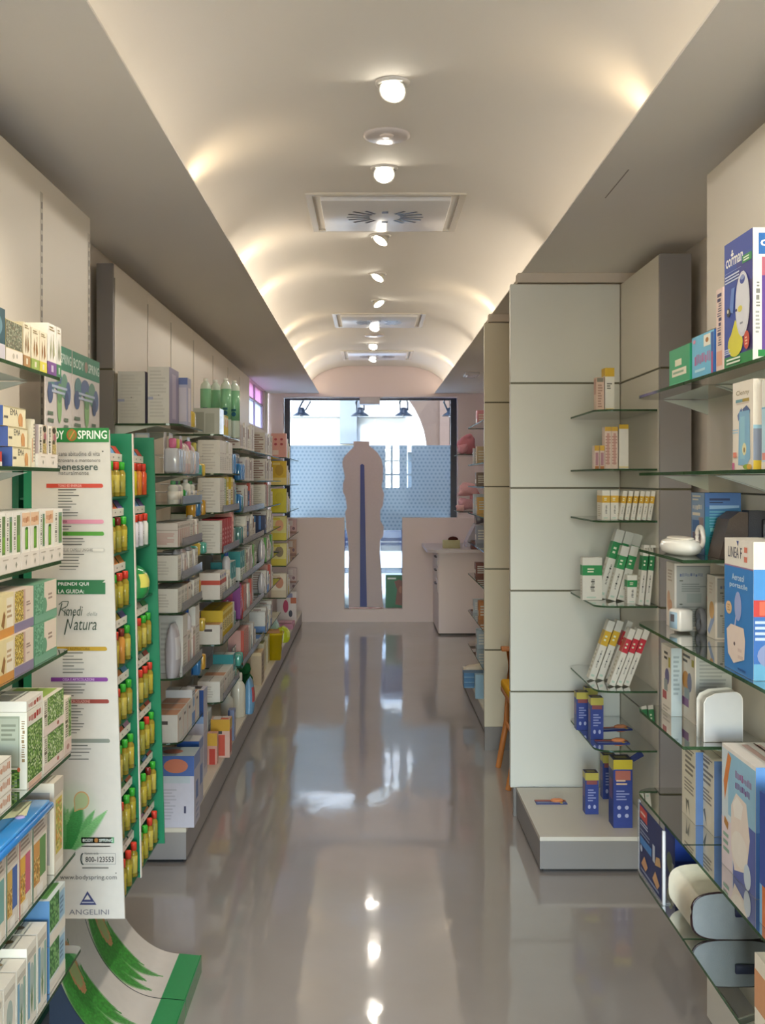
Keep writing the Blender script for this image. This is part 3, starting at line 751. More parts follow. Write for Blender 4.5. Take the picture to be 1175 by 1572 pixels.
# fourth shelf: three stacks of two cartons
for r_, (z0, ins, nm) in enumerate(((1.19, .006, 'lower'), (1.279, .012, 'upper'))):
    lbox(3, -20, 21.5, .088, 'carton', f'{nm} carton of the cream and orange stack on the fourth shelf', 'f1dfa9',
         {'F': [('r', 0, 0, 1, .2, 'd9984a'), ('r', .7, .2, .97, .9, 'f6ead0'), ('l', .72, .4, .94, .75, 3, 'c7a67a'), ('p', [(.6, .2), (.66, .5), (.6, .62), (.5, .3)], '9a6d3a')]}, d=.1, z=z0, inset=ins)
    lbox(3, 22, 51.5, .088, 'carton', f'{nm} carton of the seed-patterned stack with violet base on the fourth shelf', 'ecd9c6',
         {'F': [('g', .02, .24, .45, .98, 9, 14, speckle(['e8d06a', 'c9a83c', '9a7c2c', 'f0e2a0', '6f5a2c', 'b9962f'])), ('r', 0, 0, 1, .22, '8f84a0'), ('r', .45, .24, .55, .98, 'cfae9f'), ('l', .6, .55, .9, .68, 2, '9b7f72'), ('l', .62, .4, .86, .46, 1, 'b99c8e')],
          'L': [('r', 0, 0, 1, .22, '8f84a0')]}, d=.1, z=z0, inset=ins)
    lbox(3, 52.5, 87, .088, 'carton', f'{nm} green carton with a cream label on the fourth shelf', '6fa583',
         {'F': [('g', .02, .2, .42, .98, 7, 10, speckle(['5d9a76', '78b08e', '4c8a66', '8fc0a0'])), ('r', .42, .22, .98, 1, 'eddcc8'), ('l', .6, .5, .85, .7, 2, 'a58d7c'), ('e', .44, .4, .1, .2, '6fa583'), ('r', 0, 0, 1, .2, '7fb093')]}, d=.1, z=z0, inset=ins)
# fifth shelf
LEAF = ['4f7a2c', '6f9a3c', '8fb45a', '3d6424', 'a9c47a', 'c9d6a8', '5d8436']
lbox(4, 41, 65.5, .165, 'carton', 'tall white carton with green leaves and a grey end on the fifth shelf', 'f3eddc',
     {'F': [('r', .04, .08, .96, .8, '557f33'), ('g', .06, .1, .94, .78, 9, 14, speckle(LEAF)), ('t', 'AVENA', .1, .85, .9, .96, 'c0392b'), ('r', .1, 0, .9, .07, 'e7c0a8')],
      'L': [('r', .4, .28, .91, .95, 'a3a892'), ('r', .42, .31, .895, .92, 'b9bda8'), ('l', .68, .62, .88, .86, 4, '8d917e'), ('g', .4, .02, .91, .26, 8, 6, speckle(LEAF + ['39443a', '8a9a8a'])), ('t', 'BENESSERE', .935, .35, .975, .9, 'a88c64', 0, 1), ('e', .9, .26, .02, .03, 'c8643c')]}, d=.17)
lbox(4, 40.5, 66, .022, 'flat_carton', 'flat white carton lying on top of the tall leafy carton', 'f6efe2', {'F': [('t', 'AVENA', .1, .2, .9, .8, 'b5472f')], 'T': [('t', 'AVENA', .3, .55, .9, .75, 'c99')] if False else []}, d=.17, z=1.1065)
for k, (z0, nm) in enumerate(((.94, 'lower'), (1.0235, 'upper'))):
    lbox(4, 67, 97.5, .082, 'carton', f'{nm} white carton with leaf photo beside the tall leafy carton', 'f3e9d6',
         {'F': [('r', .18, .24, 1, 1, '5f8a3a'), ('g', .19, .25, .98, .98, 10, 9, speckle(LEAF + ['e3ecc9'])), ('r', 0, 0, 1, .22, 'f0ddd0'), ('e', .7, .12, .05, .06, 'b0604a'), ('t', 'ORTICA', .03, .26, .14, .95, '7a6b58', 0, 1)], 'L': [('r', .1, .2, .9, .9, 'd8cdb4')], 'T': [('r', .05, .1, .95, .9, '9dbb4e'), ('l', .1, .3, .6, .7, 2, 'eef2d0')]}, d=.12, z=z0)
lbox(4, 98.5, 109.5, .135, 'slim_carton', 'slim white carton with vertical lettering at the end of the fifth shelf', 'f2e4d0', {'F': [('r', 0, 0, 1, .25, 'e8cfc0'), ('t', 'EQUISETO', .15, .3, .5, .95, '6d5c40', 0, 1), ('g', .58, .28, .95, .97, 3, 10, speckle(LEAF)), ('e', .5, .12, .2, .05, 'b98a78')]}, d=.11)
for k in range(3):
    lbox(4, -28, 17.5, .033, 'flat_carton', f'{("lowest", "middle", "topmost")[k]} of the flat white cartons with orange lettering, fifth shelf', 'f5eee0',
         {'F': [('t', 'CARTILAGINE', .35, .3, .95, .75, 'd8a07c'), ('r', 0, .93, 1, .98, 'cabfae')], 'L': [('r', .1, .1, .9, .9, 'e3dccd')]}, d=.13, z=.94 + k * .0337, inset=.004)
# sixth shelf
fr_cols = [('f0e6d4', 'e2a24e', '7fb0a8'), ('eae0d2', 'd9b060', '4f6fb0'), ('efe4d0', 'e8b448', 'd06a80'), ('f0e6d4', 'd9a05a', '6f9a58')]
for k, (a, b) in enumerate(((-14, 8), (9, 28), (29, 48), (49, 72))):
    c0, c1, c2 = fr_cols[k]
    lbox(5, a, b, .168, 'carton', f'{ORD[k]} carton with orange and {("teal", "blue", "pink", "green")[k]} panels under the blue wallet', c0,
         {'F': [('r', .1, .15, .5, .7, c1), ('r', .5, .2, .9, .7, c2), ('g', .12, .18, .48, .5, 4, 6, speckle([c1, 'b8842c', 'efd28a', '9a7a3c'])), ('r', 0, .74, 1, .98, 'd9cbbb'), ('l', .1, .78, .9, .94, 3, 'a08c7c'), ('r', .3, 0, .7, .12, 'f8f2e6'), ('r', 0, 0, .07, 1, 'c96a6a' if k % 2 == 0 else '5f8a70')],
          'L': [('r', .1, .1, .9, .9, 'c9c4bd')]}, d=.12)
lbox(5, 83, 97, .208, 'tall_carton', 'tall cream carton with yellow floral panel beside the blue wallet', 'e9ddc8',
     {'F': [('r', .15, .2, .85, .8, 'd9c45c'), ('g', .18, .24, .82, .76, 5, 9, speckle(['c9a83c', 'a9b45a', 'e8d88a', '8fa04a', 'd98a4a'])), ('r', .1, 0, .9, .12, 'f3ecdc'), ('r', 0, .84, 1, 1, 'cfc4b4')], 'L': [('r', .1, .1, .9, .9, 'b9b4ab')]}, d=.1)
t = thing('document_wallet', 'shiny blue plastic wallet lying across the cartons of the sixth shelf', 'wallet', (-.757, 2.235, .8695))
mb = MB().rbox(-.052, -.215, 0, .05, .165, .016, '2f83cc', .006, 2)
mb.obj('pouch', 'gloss', t)
MB().rbox(-.05, -.2, .0155, .045, .15, .024, '3d95dc', .004, 2).obj('flap', 'gloss', t)
MB().lathe([(0, .003), (.009, .0025), (.011, 0), (0, 0)], 'b9a9d8', c=(.02, .02, .0238), seg=14).obj('snap_button', 'plastic', t)
o = MB().add([(-.04, -.01, .0252), (.03, .03, .0252), (.01, .13, .0258), (-.045, .1, .0258), (-.04, -.01, .0248), (.03, .03, .0248), (.01, .13, .0254), (-.045, .1, .0254)], [(0, 1, 2, 3), (7, 6, 5, 4), (0, 4, 5, 1), (1, 5, 6, 2), (2, 6, 7, 3), (3, 7, 4, 0)], 'f0ecc0').obj('leaflet', 'card', None, (-.757, 2.235, .8695))
tag(o, 'pale yellow leaflet lying on the blue wallet', 'leaflet')
# seventh shelf
wc = {'F': [('e', .5, .55, .25, .2, 'b7c6bc'), ('p', [(.4, .3), (.5, .1), (.6, .3), (.5, .5)], '6f8a5a'), ('r', .1, .82, .9, .9, 'cfc8b8')], 'L': [('e', .6, .5, .2, .1, '57745a'), ('l', .2, .6, .9, .85, 3, 'b9b4a4')], 'T': [('e', .5, .5, .14, .12, '8a6a3c')]}
for k, (a, b, h, z0, d) in enumerate(((-16, 4, .15, .465, .1), (5, 24, .15, .465, .1), (25, 40, .15, .465, .1), (41, 56, .168, .465, .1), (57, 72, .168, .465, .1))):
    lbox(6, a, b, h, 'carton', f'{ORD[k]} white carton with a small plant emblem, seventh shelf before the display', 'f3edde',
         {**wc, 'F': wc['F'] + ([('r', .1, .1, .3, .8, '7fb0cc'), ('r', .7, .1, .9, .8, '9cc0b0')] if k > 1 else [])}, d=d)
for k, (z0, nm) in enumerate(((.465, 'lower'), (.568, 'upper'))):
    lbox(6, 76, 100, .102, 'carton', f'{nm} green and blue carton at the end of the seventh shelf', 'dfe6e2',
         {'F': [('r', .0, .3, .6, 1, '4f8f4c'), ('g', .02, .32, .58, .98, 6, 7, speckle(['3f7f3c', '6fa860', '8fc07c', '2f6430'])), ('r', .62, .3, .95, .9, '9fc3d8'), ('r', 0, 0, 1, .24, 'eee6d6'), ('l', .64, .4, .9, .8, 4, '6c8aa4')],
          'L': [('r', .3, 0, 1, 1, '5a86b0'), ('r', 0, .4, .3, 1, '4f8f4c')], 'T': [('r', .1, .1, .9, .9, '6ba55a')]}, d=.1, z=z0)

# ================================================================ green bottle display with its hanging side panel
DX, D0, D1, D2 = -.70, 2.90, 3.20, 3.50
GRN, GRD = '0d7a52', '0a5a3e'
t = disp = thing('floor_display', 'tall green floor display of small bottles with a printed white side panel', 'display stand', (-.80, D1, 0))
ox, oy = -.80, D1
MB().box(-.972 - ox, D0 - oy + .01, .03, -.955 - ox, D2 - oy, 1.74, GRD).obj('back_panel', 'card', t)
def upright(y, thick, name, x1b, x1t, edge='e9dfd2'):
    mb = MB().prism([(-.95 - ox, .42), (x1b - ox, .42), (x1t - ox, 1.74), (-.95 - ox, 1.74)], y - oy - thick / 2, y - oy + thick / 2, GRN, 'y')
    o = mb.obj(name, 'card', t)
    if edge: MB().prism([(x1b - ox, .42), (x1b - ox + .003, .42), (x1t - ox + .003, 1.74), (x1t - ox, 1.74)], y - oy - thick / 2 - .003, y - oy + thick / 2 + .003, edge, 'y').obj('edge_strip', 'card', o)
upright(D1, .006, 'divider', -.686, -.712)
upright(D2, .008, 'end_panel', -.672, -.708, None)
# side panel facing down the shop, printed
SPx0, SPx1b, SPx1t, SPz0, SPz1 = -.915, -.664, -.706, .42, 1.737
sp = MB().prism([(SPx0 - ox, SPz0), (SPx1b - ox, SPz0), (SPx1t - ox, SPz1), (SPx0 - ox, SPz1)], D0 - .004 - oy, D0 + .004 - oy, 'cdc6bb', 'y')
# artwork frame: u runs from x=-.86 to -.70 at mid height, follows the slant of the panel; pixel helper
def pp(px, py): return (wx(px, D0) - ox, wz(py, D0))
pa = sp
YP = D0 - .0046 - oy
def quad(p, col, k=0):
    pa.add([(x, YP - k * .0003, z) for x, z in p], [tuple(range(len(p)))], col)
def pbox(x0, y0, x1, y1, col, k=0, skew=.0):
    quad([pp(x0, y1), pp(x1, y1), pp(x1, y0), pp(x0, y0)], col, k)
def ptxt(s, x0, y0, x1, y1, col, bold=False, shear=0., k=2):
    vs, fs = glyphs(s, bold, shear)
    pa.add([(pp(x0 + (x1 - x0) * a, y1 + (y0 - y1) * b)[0], YP - k * .0003, pp(x0, y1 + (y0 - y1) * b)[1]) for a, b in vs], fs, col)
def pbars(x0, y0, x1, n, step, col):
    r = random.Random(int(y0))
    for i in range(n):
        yy = y0 + i * step
        pbox(x0, yy, x0 + (x1 - x0) * r.uniform(.45, 1.), yy + 1.7, col if i % 2 == 0 else '8d8a84', 1)
pbox(62, 657, 168, 679, '1f7a34', 1)
ptxt('BODY', 68, 661, 99, 675, 'eef2e6', True); ptxt('SPRING', 120, 661, 165, 674, 'eef2e6', True)
quad([pp(111 + 8 * math.cos(a * PI / 8), 668 + 9.5 * math.sin(a * PI / 8)) for a in range(16)][::-1], 'a9652c', 2)
quad([pp(111 + 5.5 * math.cos(a * PI / 8), 668 + 7 * math.sin(a * PI / 8)) for a in range(16)][::-1], '7f8a34', 3)
quad([pp(107, 674), pp(108.5, 675), pp(116, 662), pp(114.5, 661)], 'd88a4c', 4)
ptxt('una sana abitudine di vita', 78, 693, 154, 700, '5a5752'); ptxt('per ritrovare e mantenere', 74, 704, 155, 711, '5a5752')
ptxt('benessere', 88, 711, 151, 722, '47544c', True); ptxt('naturalmente', 91, 723, 137, 729, '5a5752')
quad([pp(157.5, 694), pp(159.5, 694), pp(159.5, 692), pp(157.5, 692)], '2b2b2b', 2)
def pill(y, col, x0, x1, s, tcol, outline=False):
    pbox(x0, y - 3, x1 - 2, y + 3.3, col, 1); quad([pp(x1 - 2, y + 3.3), pp(x1, y + 2), pp(x1, y - 1), pp(x1 - 2, y - 3)], col, 1)
    if outline: pbox(x0 + 1, y - 2.2, x1 - 2.5, y + 2.5, 'd4ccc0', 2)
    if s: ptxt(s, x0 + 18, y - 2, x0 + 18 + 3.1 * len(s) * .78, y + 2.2, tcol, True, 0., 3)
pill(745.5, 'c4402c', 72, 159, 'TONO ED ENERGIA', 'e6a8a0'); pbars(90, 751, 122, 10, 4.4, '5f5c56')
pill(800.5, 'd3899c', 74, 160, 'DONNA', '8a5866'); pbars(92, 807, 120, 2, 4.4, '5f5c56')
pill(819, '4d8f2c', 75, 160.5, 'LINEA', '2f5f1c'); pbars(93, 826, 140, 3, 4.4, '5f5c56')
pill(844, 'b9b2a8', 77, 162, 'PELLE CAPELLI UNGHIE', '77736c', True); pbars(92, 850, 134, 6, 4.6, '5f5c56')
pbox(77, 890, 162.5, 912, '256a3c', 1); quad([pp(158, 894), pp(162.5, 894), pp(162.5, 890)], 'cdc6bb', 2)
ptxt('PRENDI QUI', 90, 893.5, 137, 899.5, 'e2ded6', True); ptxt('LA GUIDA:', 90, 904.5, 130, 910.5, 'e2ded6', True)
# brush-written title, drawn as strokes
def stroke(pts, w, col='2f4230'):
    for (xa, ya), (xb, yb) in zip(pts, pts[1:]):
        dx, dy = xb - xa, yb - ya; L = math.hypot(dx, dy) or 1; nx, ny = -dy / L * w / 2, dx / L * w / 2
        quad([pp(xa - nx, ya - ny), pp(xb - nx, yb - ny), pp(xb + nx, yb + ny), pp(xa + nx, ya + ny)], col, 2)
stroke([(96, 926), (91, 945)], 1.6); stroke([(91, 928), (97, 923), (106, 923), (104, 930), (95, 935), (103, 942), (106, 945)], 1.2)
ptxt('imedi', 99, 930, 128, 945, '2f4230', False, .25); ptxt('della', 134, 939, 150, 945, '7a8076', False, .3)
stroke([(105, 950), (100, 974)], 1.7); stroke([(105, 950), (109, 965), (114, 943)], 1.3); ptxt('atura', 114, 952, 149, 967, '2f4230', False, .25)
pill(995.5, 'b8921e', 82, 165, 'VIE RESPIRATORIE', '7a5f10'); pbars(97, 1001, 132, 7, 5, '6a675f')
pill(1042.5, '7d3a8c', 79, 166.5, 'OSSA E ARTICOLAZIONI', 'd4b0da'); pbars(97, 1049, 132, 5, 4.4, '6a675f')
pill(1076, '8f3a2e', 92, 168, 'CIRCOLAZIONE', 'd6a096'); pbars(104, 1082, 132, 10, 4.6, '6a675f')
pill(1136.5, '84877c', 96, 169.5, '', 'fff'); pbars(106, 1143, 142, 5, 5.2, '6a675f')
# leaf picture at the foot of the panel
def leafcol(u, v):
    # u 0..1 over x 90..170, v 0..1 from y 1303 up to 1195
    x, y = u * 92 - 6, v * 112
    base = (0xcd, 0xc6, 0xbb)
    r = random.Random(int(u * 300) * 7919 + int(v * 300)).uniform(-.03, .03)
    best = 0; shade = 0
    for bx, by, ang, ln, wd, sh in ((8, -6, 96, 100, 24, .25), (16, -4, 74, 88, 20, .0), (18, -4, 47, 92, 12, .5), (0, -10, 104, 92, 26, .12), (14, -4, 86, 70, 13, .4), (24, 0, 60, 74, 11, .3)):
        a = math.radians(ang); dx, dy = x - bx, y - by
        l = dx * math.cos(a) + dy * math.sin(a); q = abs(-dx * math.sin(a) + dy * math.cos(a))
        if 0 < l < ln:
            wdt = wd * math.sin(PI * min(1, l / ln) ** .75)
            e = 1 - q / max(wdt, .01)
            if e > 0 and min(1, e * 2.2) > best: best = min(1, e * 2.2); shade = sh + .4 * l / ln
    glow = max(0, 1 - math.hypot(x - 22, y - 62) / 50) * .55
    gr = (0x1e + int(110 * shade), 0x74 + int(70 * shade), 0x2c + int(80 * shade))
    c = [b * (1 - glow) + g * glow for b, g in zip(base, (0x9c, 0xc8, 0x90))]
    c = [b * (1 - best) + g * best for b, g in zip(c, gr)]
    f = 1 + r * best * 2
    return '%02x%02x%02x' % tuple(max(0, min(255, int(q * f))) for q in c)
def gpt(u, v):
    x, z = pp(80 + 92 * u, 1305 - 112 * v); return (x, YP - .0003, z)
leafm = MB().grid(gpt, 60, 74, leafcol, 0, False)
def drop(cx_, cy_, r, col, k):
    quad([pp(cx_ + r * math.cos(a * PI / 9) * .93, cy_ + r * math.sin(a * PI / 9) * (1.1)) if not (a in (6, 7)) else pp(cx_ - r * .85, cy_ + r * 1.35) for a in range(18)][::-1], col, k)
drop(126, 1228, 13, 'c99a66', 2); drop(126, 1228, 11.2, 'a9b586', 3)
stroke([(120, 1241), (121, 1228), (131, 1217)], 2., 'cf9c68'); stroke([(126, 1236), (133, 1230)], 3., '5aa044'); stroke([(118, 1222), (122, 1230)], 2, 'cf9c68')
pbox(125.5, 1284.5, 176, 1293.5, '5f9a6c', 1); ptxt('BODY', 128, 1286.5, 144, 1291.5, 'dfe9dc', True); ptxt('SPRING', 153, 1286.5, 174, 1291.5, 'dfe9dc', True)
quad([pp(148.5 + 3 * math.cos(a * PI / 5), 1289 + 3.6 * math.sin(a * PI / 5)) for a in range(10)][::-1], 'b07a3c', 2)
pbars(126, 1297.5, 190, 1, 4, '6a7a6c')
pbox(127, 1309, 178.5, 1326, '8a8a86', 1); pbox(127.7, 1309.8, 177.8, 1325.2, 'cdc6bb', 2); ptxt('Numero verde', 131, 1307, 152, 1311, '44433f', False, 0, 3)
ptxt('800-123553', 132, 1314, 175.5, 1322.5, '2e2c2a', True, 0, 3); stroke([(128, 1309), (125.5, 1312), (125, 1319), (126.5, 1325), (129, 1326)], 2., '2c3a30')
pbars(127, 1330.5, 190, 1, 4, '6a675f'); ptxt('www.bodyspring.com', 93, 1342, 180, 1351, '4a4844')
quad([pp(178, 1340), pp(179.5, 1340), pp(179.5, 1338.5), pp(178, 1338.5)], '2b2b2b', 2)
quad([pp(123, 1388), pp(149, 1388), pp(135, 1367)], '3a3f6c', 1); quad([pp(130, 1380), pp(140, 1380), pp(135.2, 1372)], 'cdc6bb', 2); quad([pp(126, 1385), pp(145.5, 1385), pp(144.5, 1383.4), pp(127, 1383.4)], 'c3c0c4', 2)
ptxt('ANGELINI', 107, 1395, 168, 1403, '6a6870', False)
sp_o = pa.obj('side_panel', 'card', t)
leafm.obj('leaf_print', 'card', sp_o)
MB().box(SPx0 - .022 - ox, D0 - .004 - oy, SPz0, SPx0 - ox, D0 + .004 - oy, SPz1, GRN).obj('green_edge', 'card', sp_o)
# header cards above the display, facing the aisle
HX = -.887
def header(y0, y1, nm):
    w = y1 - y0 - .004; h = .285
    mb = MB().box(-w/2, -.002, 0, w/2, .002, h, 'd9d0cc')
    fr = ((-w/2, -.0022, 0), (w, 0, 0), (0, 0, h), (0, -1, 0))
    its = [('r', 0, .76, 1, 1, '2f8468'), ('t', 'BODY', .03, .83, .4, .93, 'cfe0d8', 1), ('t', 'SPRING', .56, .83, .98, .93, 'cfe0d8', 1), ('e', .48, .88, .06, .06, 'a08a7c')]
    for k, (cu, cv, ru, rv, col) in enumerate(((.2, .62, .13, .12, '5f8a8c'), (.45, .64, .16, .1, '5a6f9a'), (.7, .6, .14, .13, '6f9a86'), (.85, .54, .1, .12, '5a6f9a'), (.15, .5, .1, .1, '4f6088'), (.5, .42, .09, .2, '8fb87c'), (.5, .52, .1, .1, '6f9a6c'), (.78, .46, .08, .09, '47577f'))):
        its.append(('e', cu, cv, ru, rv, col))
    its += [('l', .06, .2, .28, .34, 2, '6d7f6c'), ('l', .68, .16, .92, .3, 2, '6d7f6c'), ('l', .2, .5, .8, .6, 2, 'b9c4d8')]
    o = MB().box(-w/2, -.002, 0, w/2, .002, h, 'd9d0cc').art(fr, its).obj('header_card', 'card', disp, (HX - ox, (y0 + y1) / 2 - oy, 1.70), PI / 2)
header(D0 + .02, 3.175, 'a'); header(3.18, D2, 'b')
# shelves with price strips
ROWZ = [1.668 - .1595 * k for k in range(8)]            # height of the strip over each bottle row
CARDC = ['d8683c', 'cf8fb4', '6f9ccf', 'e08a3c', '5aa05a', 'c8443c', 'e7d9c8', '7a5fa8', 'd4b83c']
rr = random.Random(3)
def xf(z): return -.665 - .042 * (z - .42) / 1.32 - .02      # front line of the display at height z
shelfrows = []
for col, (ya, yb) in enumerate(((D0 + .008, D1 - .006), (D1 + .006, D2 - .008))):
    for k, zs in enumerate(ROWZ):
        if col == 1 and k == 2: continue
        zb = zs - .114
        X = xf(zs)
        sh = MB().box(-.95 - ox, ya - oy, zb - .006, X - ox, yb - oy, zb, GRD).obj('shelf_board', 'card', t); XS = X - .016
        ps = MB().box(XS - .002 - ox, ya - oy, zs - .011, XS - ox, yb - oy, zs + .011, 'efe8dc')
        fr = ((XS - ox, ya - oy, zs - .011), (0, yb - ya, 0), (0, 0, .022), (1, 0, 0))
        ps.art(fr, [('e', u, .5, .018, .11, '55504a') for u in (.2, .42, .63, .85)])
        n = 4
        for q in range(n):
            c_ = rr.choice(CARDC); u0 = q / n
            ps.add([(XS - .002 - ox, ya - oy + (yb - ya) * (u0 + .02), zs + .011), (XS - .002 - ox, ya - oy + (yb - ya) * (u0 + .23), zs + .011), (XS - .018 - ox, ya - oy + (yb - ya) * (u0 + .23), zs + .034), (XS - .018 - ox, ya - oy + (yb - ya) * (u0 + .02), zs + .034)], [(0, 1, 2, 3)], c_)
        ps.obj('price_strip', 'card', sh)
        shelfrows.append((col, k, ya, yb, zb, X))
# curved printed skirts at the foot
def rampcol(u, v):
    # u along the aisle 0..1, v along the curve from the top (0) to the floor front (1)
    if v > .84: return '1f8a4c'
    x, y = u, v
    g = 0
    for cx_, c0, c1, wd in ((.25, .05, .72, .2), (.42, .18, .8, .13), (.1, .15, .78, .14), (.52, .3, .66, .07)):
        if c0 < y < c1:
            q = abs(x - cx_ - .18 * (y - .4) ** 2) / (wd * math.sin(PI * (y - c0) / (c1 - c0)) + .001)
            g = max(g, 1 - q)
    g = max(0, min(1, g * 2))
    s = random.Random(int(u * 60) * 131 + int(v * 80)).uniform(.88, 1.12)
    if (x - .36) ** 2 / .012 + (y - .3) ** 2 / .016 < 1: 
        rr_ = (x - .36) ** 2 / .012 + (y - .3) ** 2 / .016
        return 'c08a5c' if .55 < rr_ < 1 else '9aa86c'
    b = (0xcb, 0xc3, 0xba); gr = (0x3a * s, 0x8a * s, 0x34 * s)
    return '%02x%02x%02x' % tuple(int(max(0, min(255, p * (1 - g) + q * g))) for p, q in zip(b, gr))
def ramp(y0, y1, nm):
    R0, R1 = (-.868, .43), (-.555, .052)
    def pt(u, v):
        if v < .86:
            a = v / .86 * PI / 2
            return (-.868 + .25 * (1 - math.cos(a)) ** 1.0, y0 + (y1 - y0) * u, .43 - (.43 - .06) * math.sin(a))
        w = (v - .86) / .14
        return (-.618 + .063 * w, y0 + (y1 - y0) * u, .06 - .006 * w)
    mb = MB().grid(lambda u, v: (lambda p: (p[0] - ox, p[1] - oy, p[2]))(pt(u, v)), 48, 90, rampcol)
    # thickness below: back, sides and green front edge
    edge = [(pt(0, v / 30)[0] - ox, pt(0, v / 30)[2]) for v in range(31)]
    side = edge + [(-.555 - ox, .0), (-.868 - ox, .0)]
    mb.prism([(a, max(0, b - .004)) for a, b in side], y0 - oy + .002, y1 - oy - .002, '1c2a3c', 'y')
    mb.obj('curved_skirt', 'card', t)
    MB().box(-.556 - ox, y0 - oy + .001, .0, -.552 - ox, y1 - oy - .001, .056, '1d7f45').obj('front_edge', 'plastic', t)
ramp(D0 - .005, D1 - .004, 'a'); ramp(D1 + .0, D2, 'b')

# bottles standing in the display
def bottle_meshes(nm, glass, label, cap, r=.0115, h=.1):
    b = MB().lathe([(r * .9, 0), (r, .003), (r, h * .12), (r * 1.01, h * .121), (r * 1.01, h * .62), (r, h * .621), (r * .98, h * .68), (r * .6, h * .76), (r * .5, h * .78)],
                   [glass, glass, glass, label, label, glass, glass, glass], seg=18)
    b.art(((r * 1.03, -.005, h * .2), (0, .01, 0), (0, 0, h * .36), (1, 0, 0)), [('l', .05, .45, .95, .75, 2, '6a5a20'), ('e', .5, .2, .22, .14, '4d5a22')])
    c = MB().lathe([(r * .5, h * .77), (r * .8, h * .78), (r * .8, h * .96), (r * .7, h), (0, h)], cap, seg=16)
    return b.mesh(nm + '_body', 'gloss'), c.mesh(nm + '_cap', 'gloss')
YL = ['b9a63c', 'a99a34', 'c2b052', '9c9440']
bm = {}
def get_b(lab, cap):
    k = (lab, cap)
    if k not in bm: bm[k] = bottle_meshes('bottle', '96822a' if lab in YL else lab, lab, cap)
    return bm[k]
rowcaps = ['RGRG', 'GGDG', 'GGRR', 'RRDG', 'GRGG', 'GGGG', 'RRGG', 'RRRR']
CAP = {'R': ('d8402c', 'red'), 'G': ('3fae35', 'green'), 'D': ('7a2a20', 'dark red')}
for col, k, ya, yb, zb, X in shelfrows:
    n = 4; w = (yb - ya) / n
    for q in range(n):
        c = rowcaps[(k + 3 * col) % 8][q] if not (col == 1 and k < 2) else 'RRRR'[q]
        lab = YL[(k + q + col) % 4]; lk = 'amber bottle'
        if col == 1 and k == 0: lab = ('7fb23c', 'c9b420', 'd8802c', 'd8542c')[q]; lk = ('lime bottle', 'yellow bottle', 'orange bottle', 'vermilion bottle')[q]
        if col == 1 and k == 1: lab = ('d85a6c', 'e3dfe6', 'd9d6dc', 'e4e0d8')[q]; lk = ('pink bottle', 'white bottle', 'white bottle', 'white bottle')[q]
        if col == 0 and k == 3 and q == 2: lab = 'c98a3c'
        me, ce_ = get_b(lab, CAP[c][0])
        t2 = thing('bottle', f'{lk} with {CAP[c][1]} cap, {ORD[q]} in row {("one", "two", "three", "four", "five", "six", "seven", "eight")[k]} of the {("nearer", "farther")[col]} display column',
                   'bottle', (X - .009, ya + w * (q + .5), zb + .0004), 0, 'bottles in the green display')
        inst(me, 'body', t2); inst(ce_, 'cap', t2)
# green pouch lying in the gap of the farther column
zb = ROWZ[2] - .114
MB().box(-.95 - ox, D1 + .006 - oy, zb - .006, xf(zb) - ox, D2 - .008 - oy, zb, GRD).obj('shelf_board', 'card', disp)
def pouch_mesh(w, d, h, c1, c2, nm='pouch'):
    mb = MB()
    def f(u, v):
        a = 2 * PI * u
        k = math.sin(PI * min(1, .12 + v * .88)) ** .5 if v > .5 else 1 - .25 * (1 - 2 * v) ** 4
        dd = d / 2 * (k if v > .5 else k)
        ww = w / 2 * (1 - .1 * v)
        return (ww * math.copysign(abs(math.cos(a)) ** .6, math.cos(a)), dd * math.copysign(abs(math.sin(a)) ** .8, math.sin(a)), h * v)
    mb.grid(f, 20, 12, lambda u, v: c2 if .35 < v < .75 and .58 < u < .92 else c1)
    return mb.mesh(nm, 'gloss')
o = inst(pouch_mesh(.1, .1, .1, '2f8f4c', 'e3dc6c'), 'sachet', None, (-.745, 3.36, zb + .001), PI / 2); tag(o, 'crumpled green and yellow sachet in the farther display column', 'sachet')
# ================================================================ appliances and boxes on the right wall unit
def rbox_item(lv, pf, pn, X, h, d, name, label, base, art, z=None, cat='box', group=None, rz=0.):
    y0, y1 = depth(pn, X), depth(pf, X); w = y1 - y0 - .001
    me = carton_mesh(name, w, d, h, base, art)
    o = inst(me, name, None, (X + d / 2, (y0 + y1) / 2, (NR[lv] if z is None else z) + .0006), -PI / 2 + rz)
    return tag(o, label, cat, group)
# top shelf
t = rbox_item(0, 1028, 1059.5, .785, .092, .05, 'leaflet_box', 'green card box with two cream labels at the end of the top glass shelf', '2f9f6a',
    {'F': [('r', .3, .5, .62, .68, 'e6e2c4'), ('r', .15, .22, .85, .42, 'e9e4cc'), ('l', .2, .26, .8, .38, 1, '8fae8f'), ('r', 0, 0, 1, .03, '5fc49a')], 'R': [('r', 0, 0, 1, 1, '1f8f68')]})
rbox_item(0, 1063, 1097, .785, .1, .05, 'leaflet_box', 'light blue card box with pink lettering beside the green card box', '6fbfe0',
    {'F': [('t', 'Selvaggia', .12, .3, .85, .55, 'c86aa0', 1), ('r', .55, .68, .85, .95, 'f3efe0'), ('e', .7, .82, .07, .06, 'a9702c'), ('e', .12, .88, .06, .05, 'd98aa8'), ('r', .88, 0, 1, .95, '2f5fa8'), ('r', .9, .0, .95, .5, 'd04a6a'), ('l', .15, .1, .7, .22, 1, 'b9e4f2')], 'R': [('r', 0, 0, 1, 1, '2f5fa8')]})
rbox_item(0, 1100, 1110.5, .785, .185, .1, 'carton', 'slim pale pink carton with dark vertical lettering beside the tall blue box', 'e8cfc4',
    {'F': [('t', 'ANTIZANZARE', .2, .3, .8, .95, '4a4468', 1, 1), ('r', .1, .06, .9, .24, 'e0a890')]})
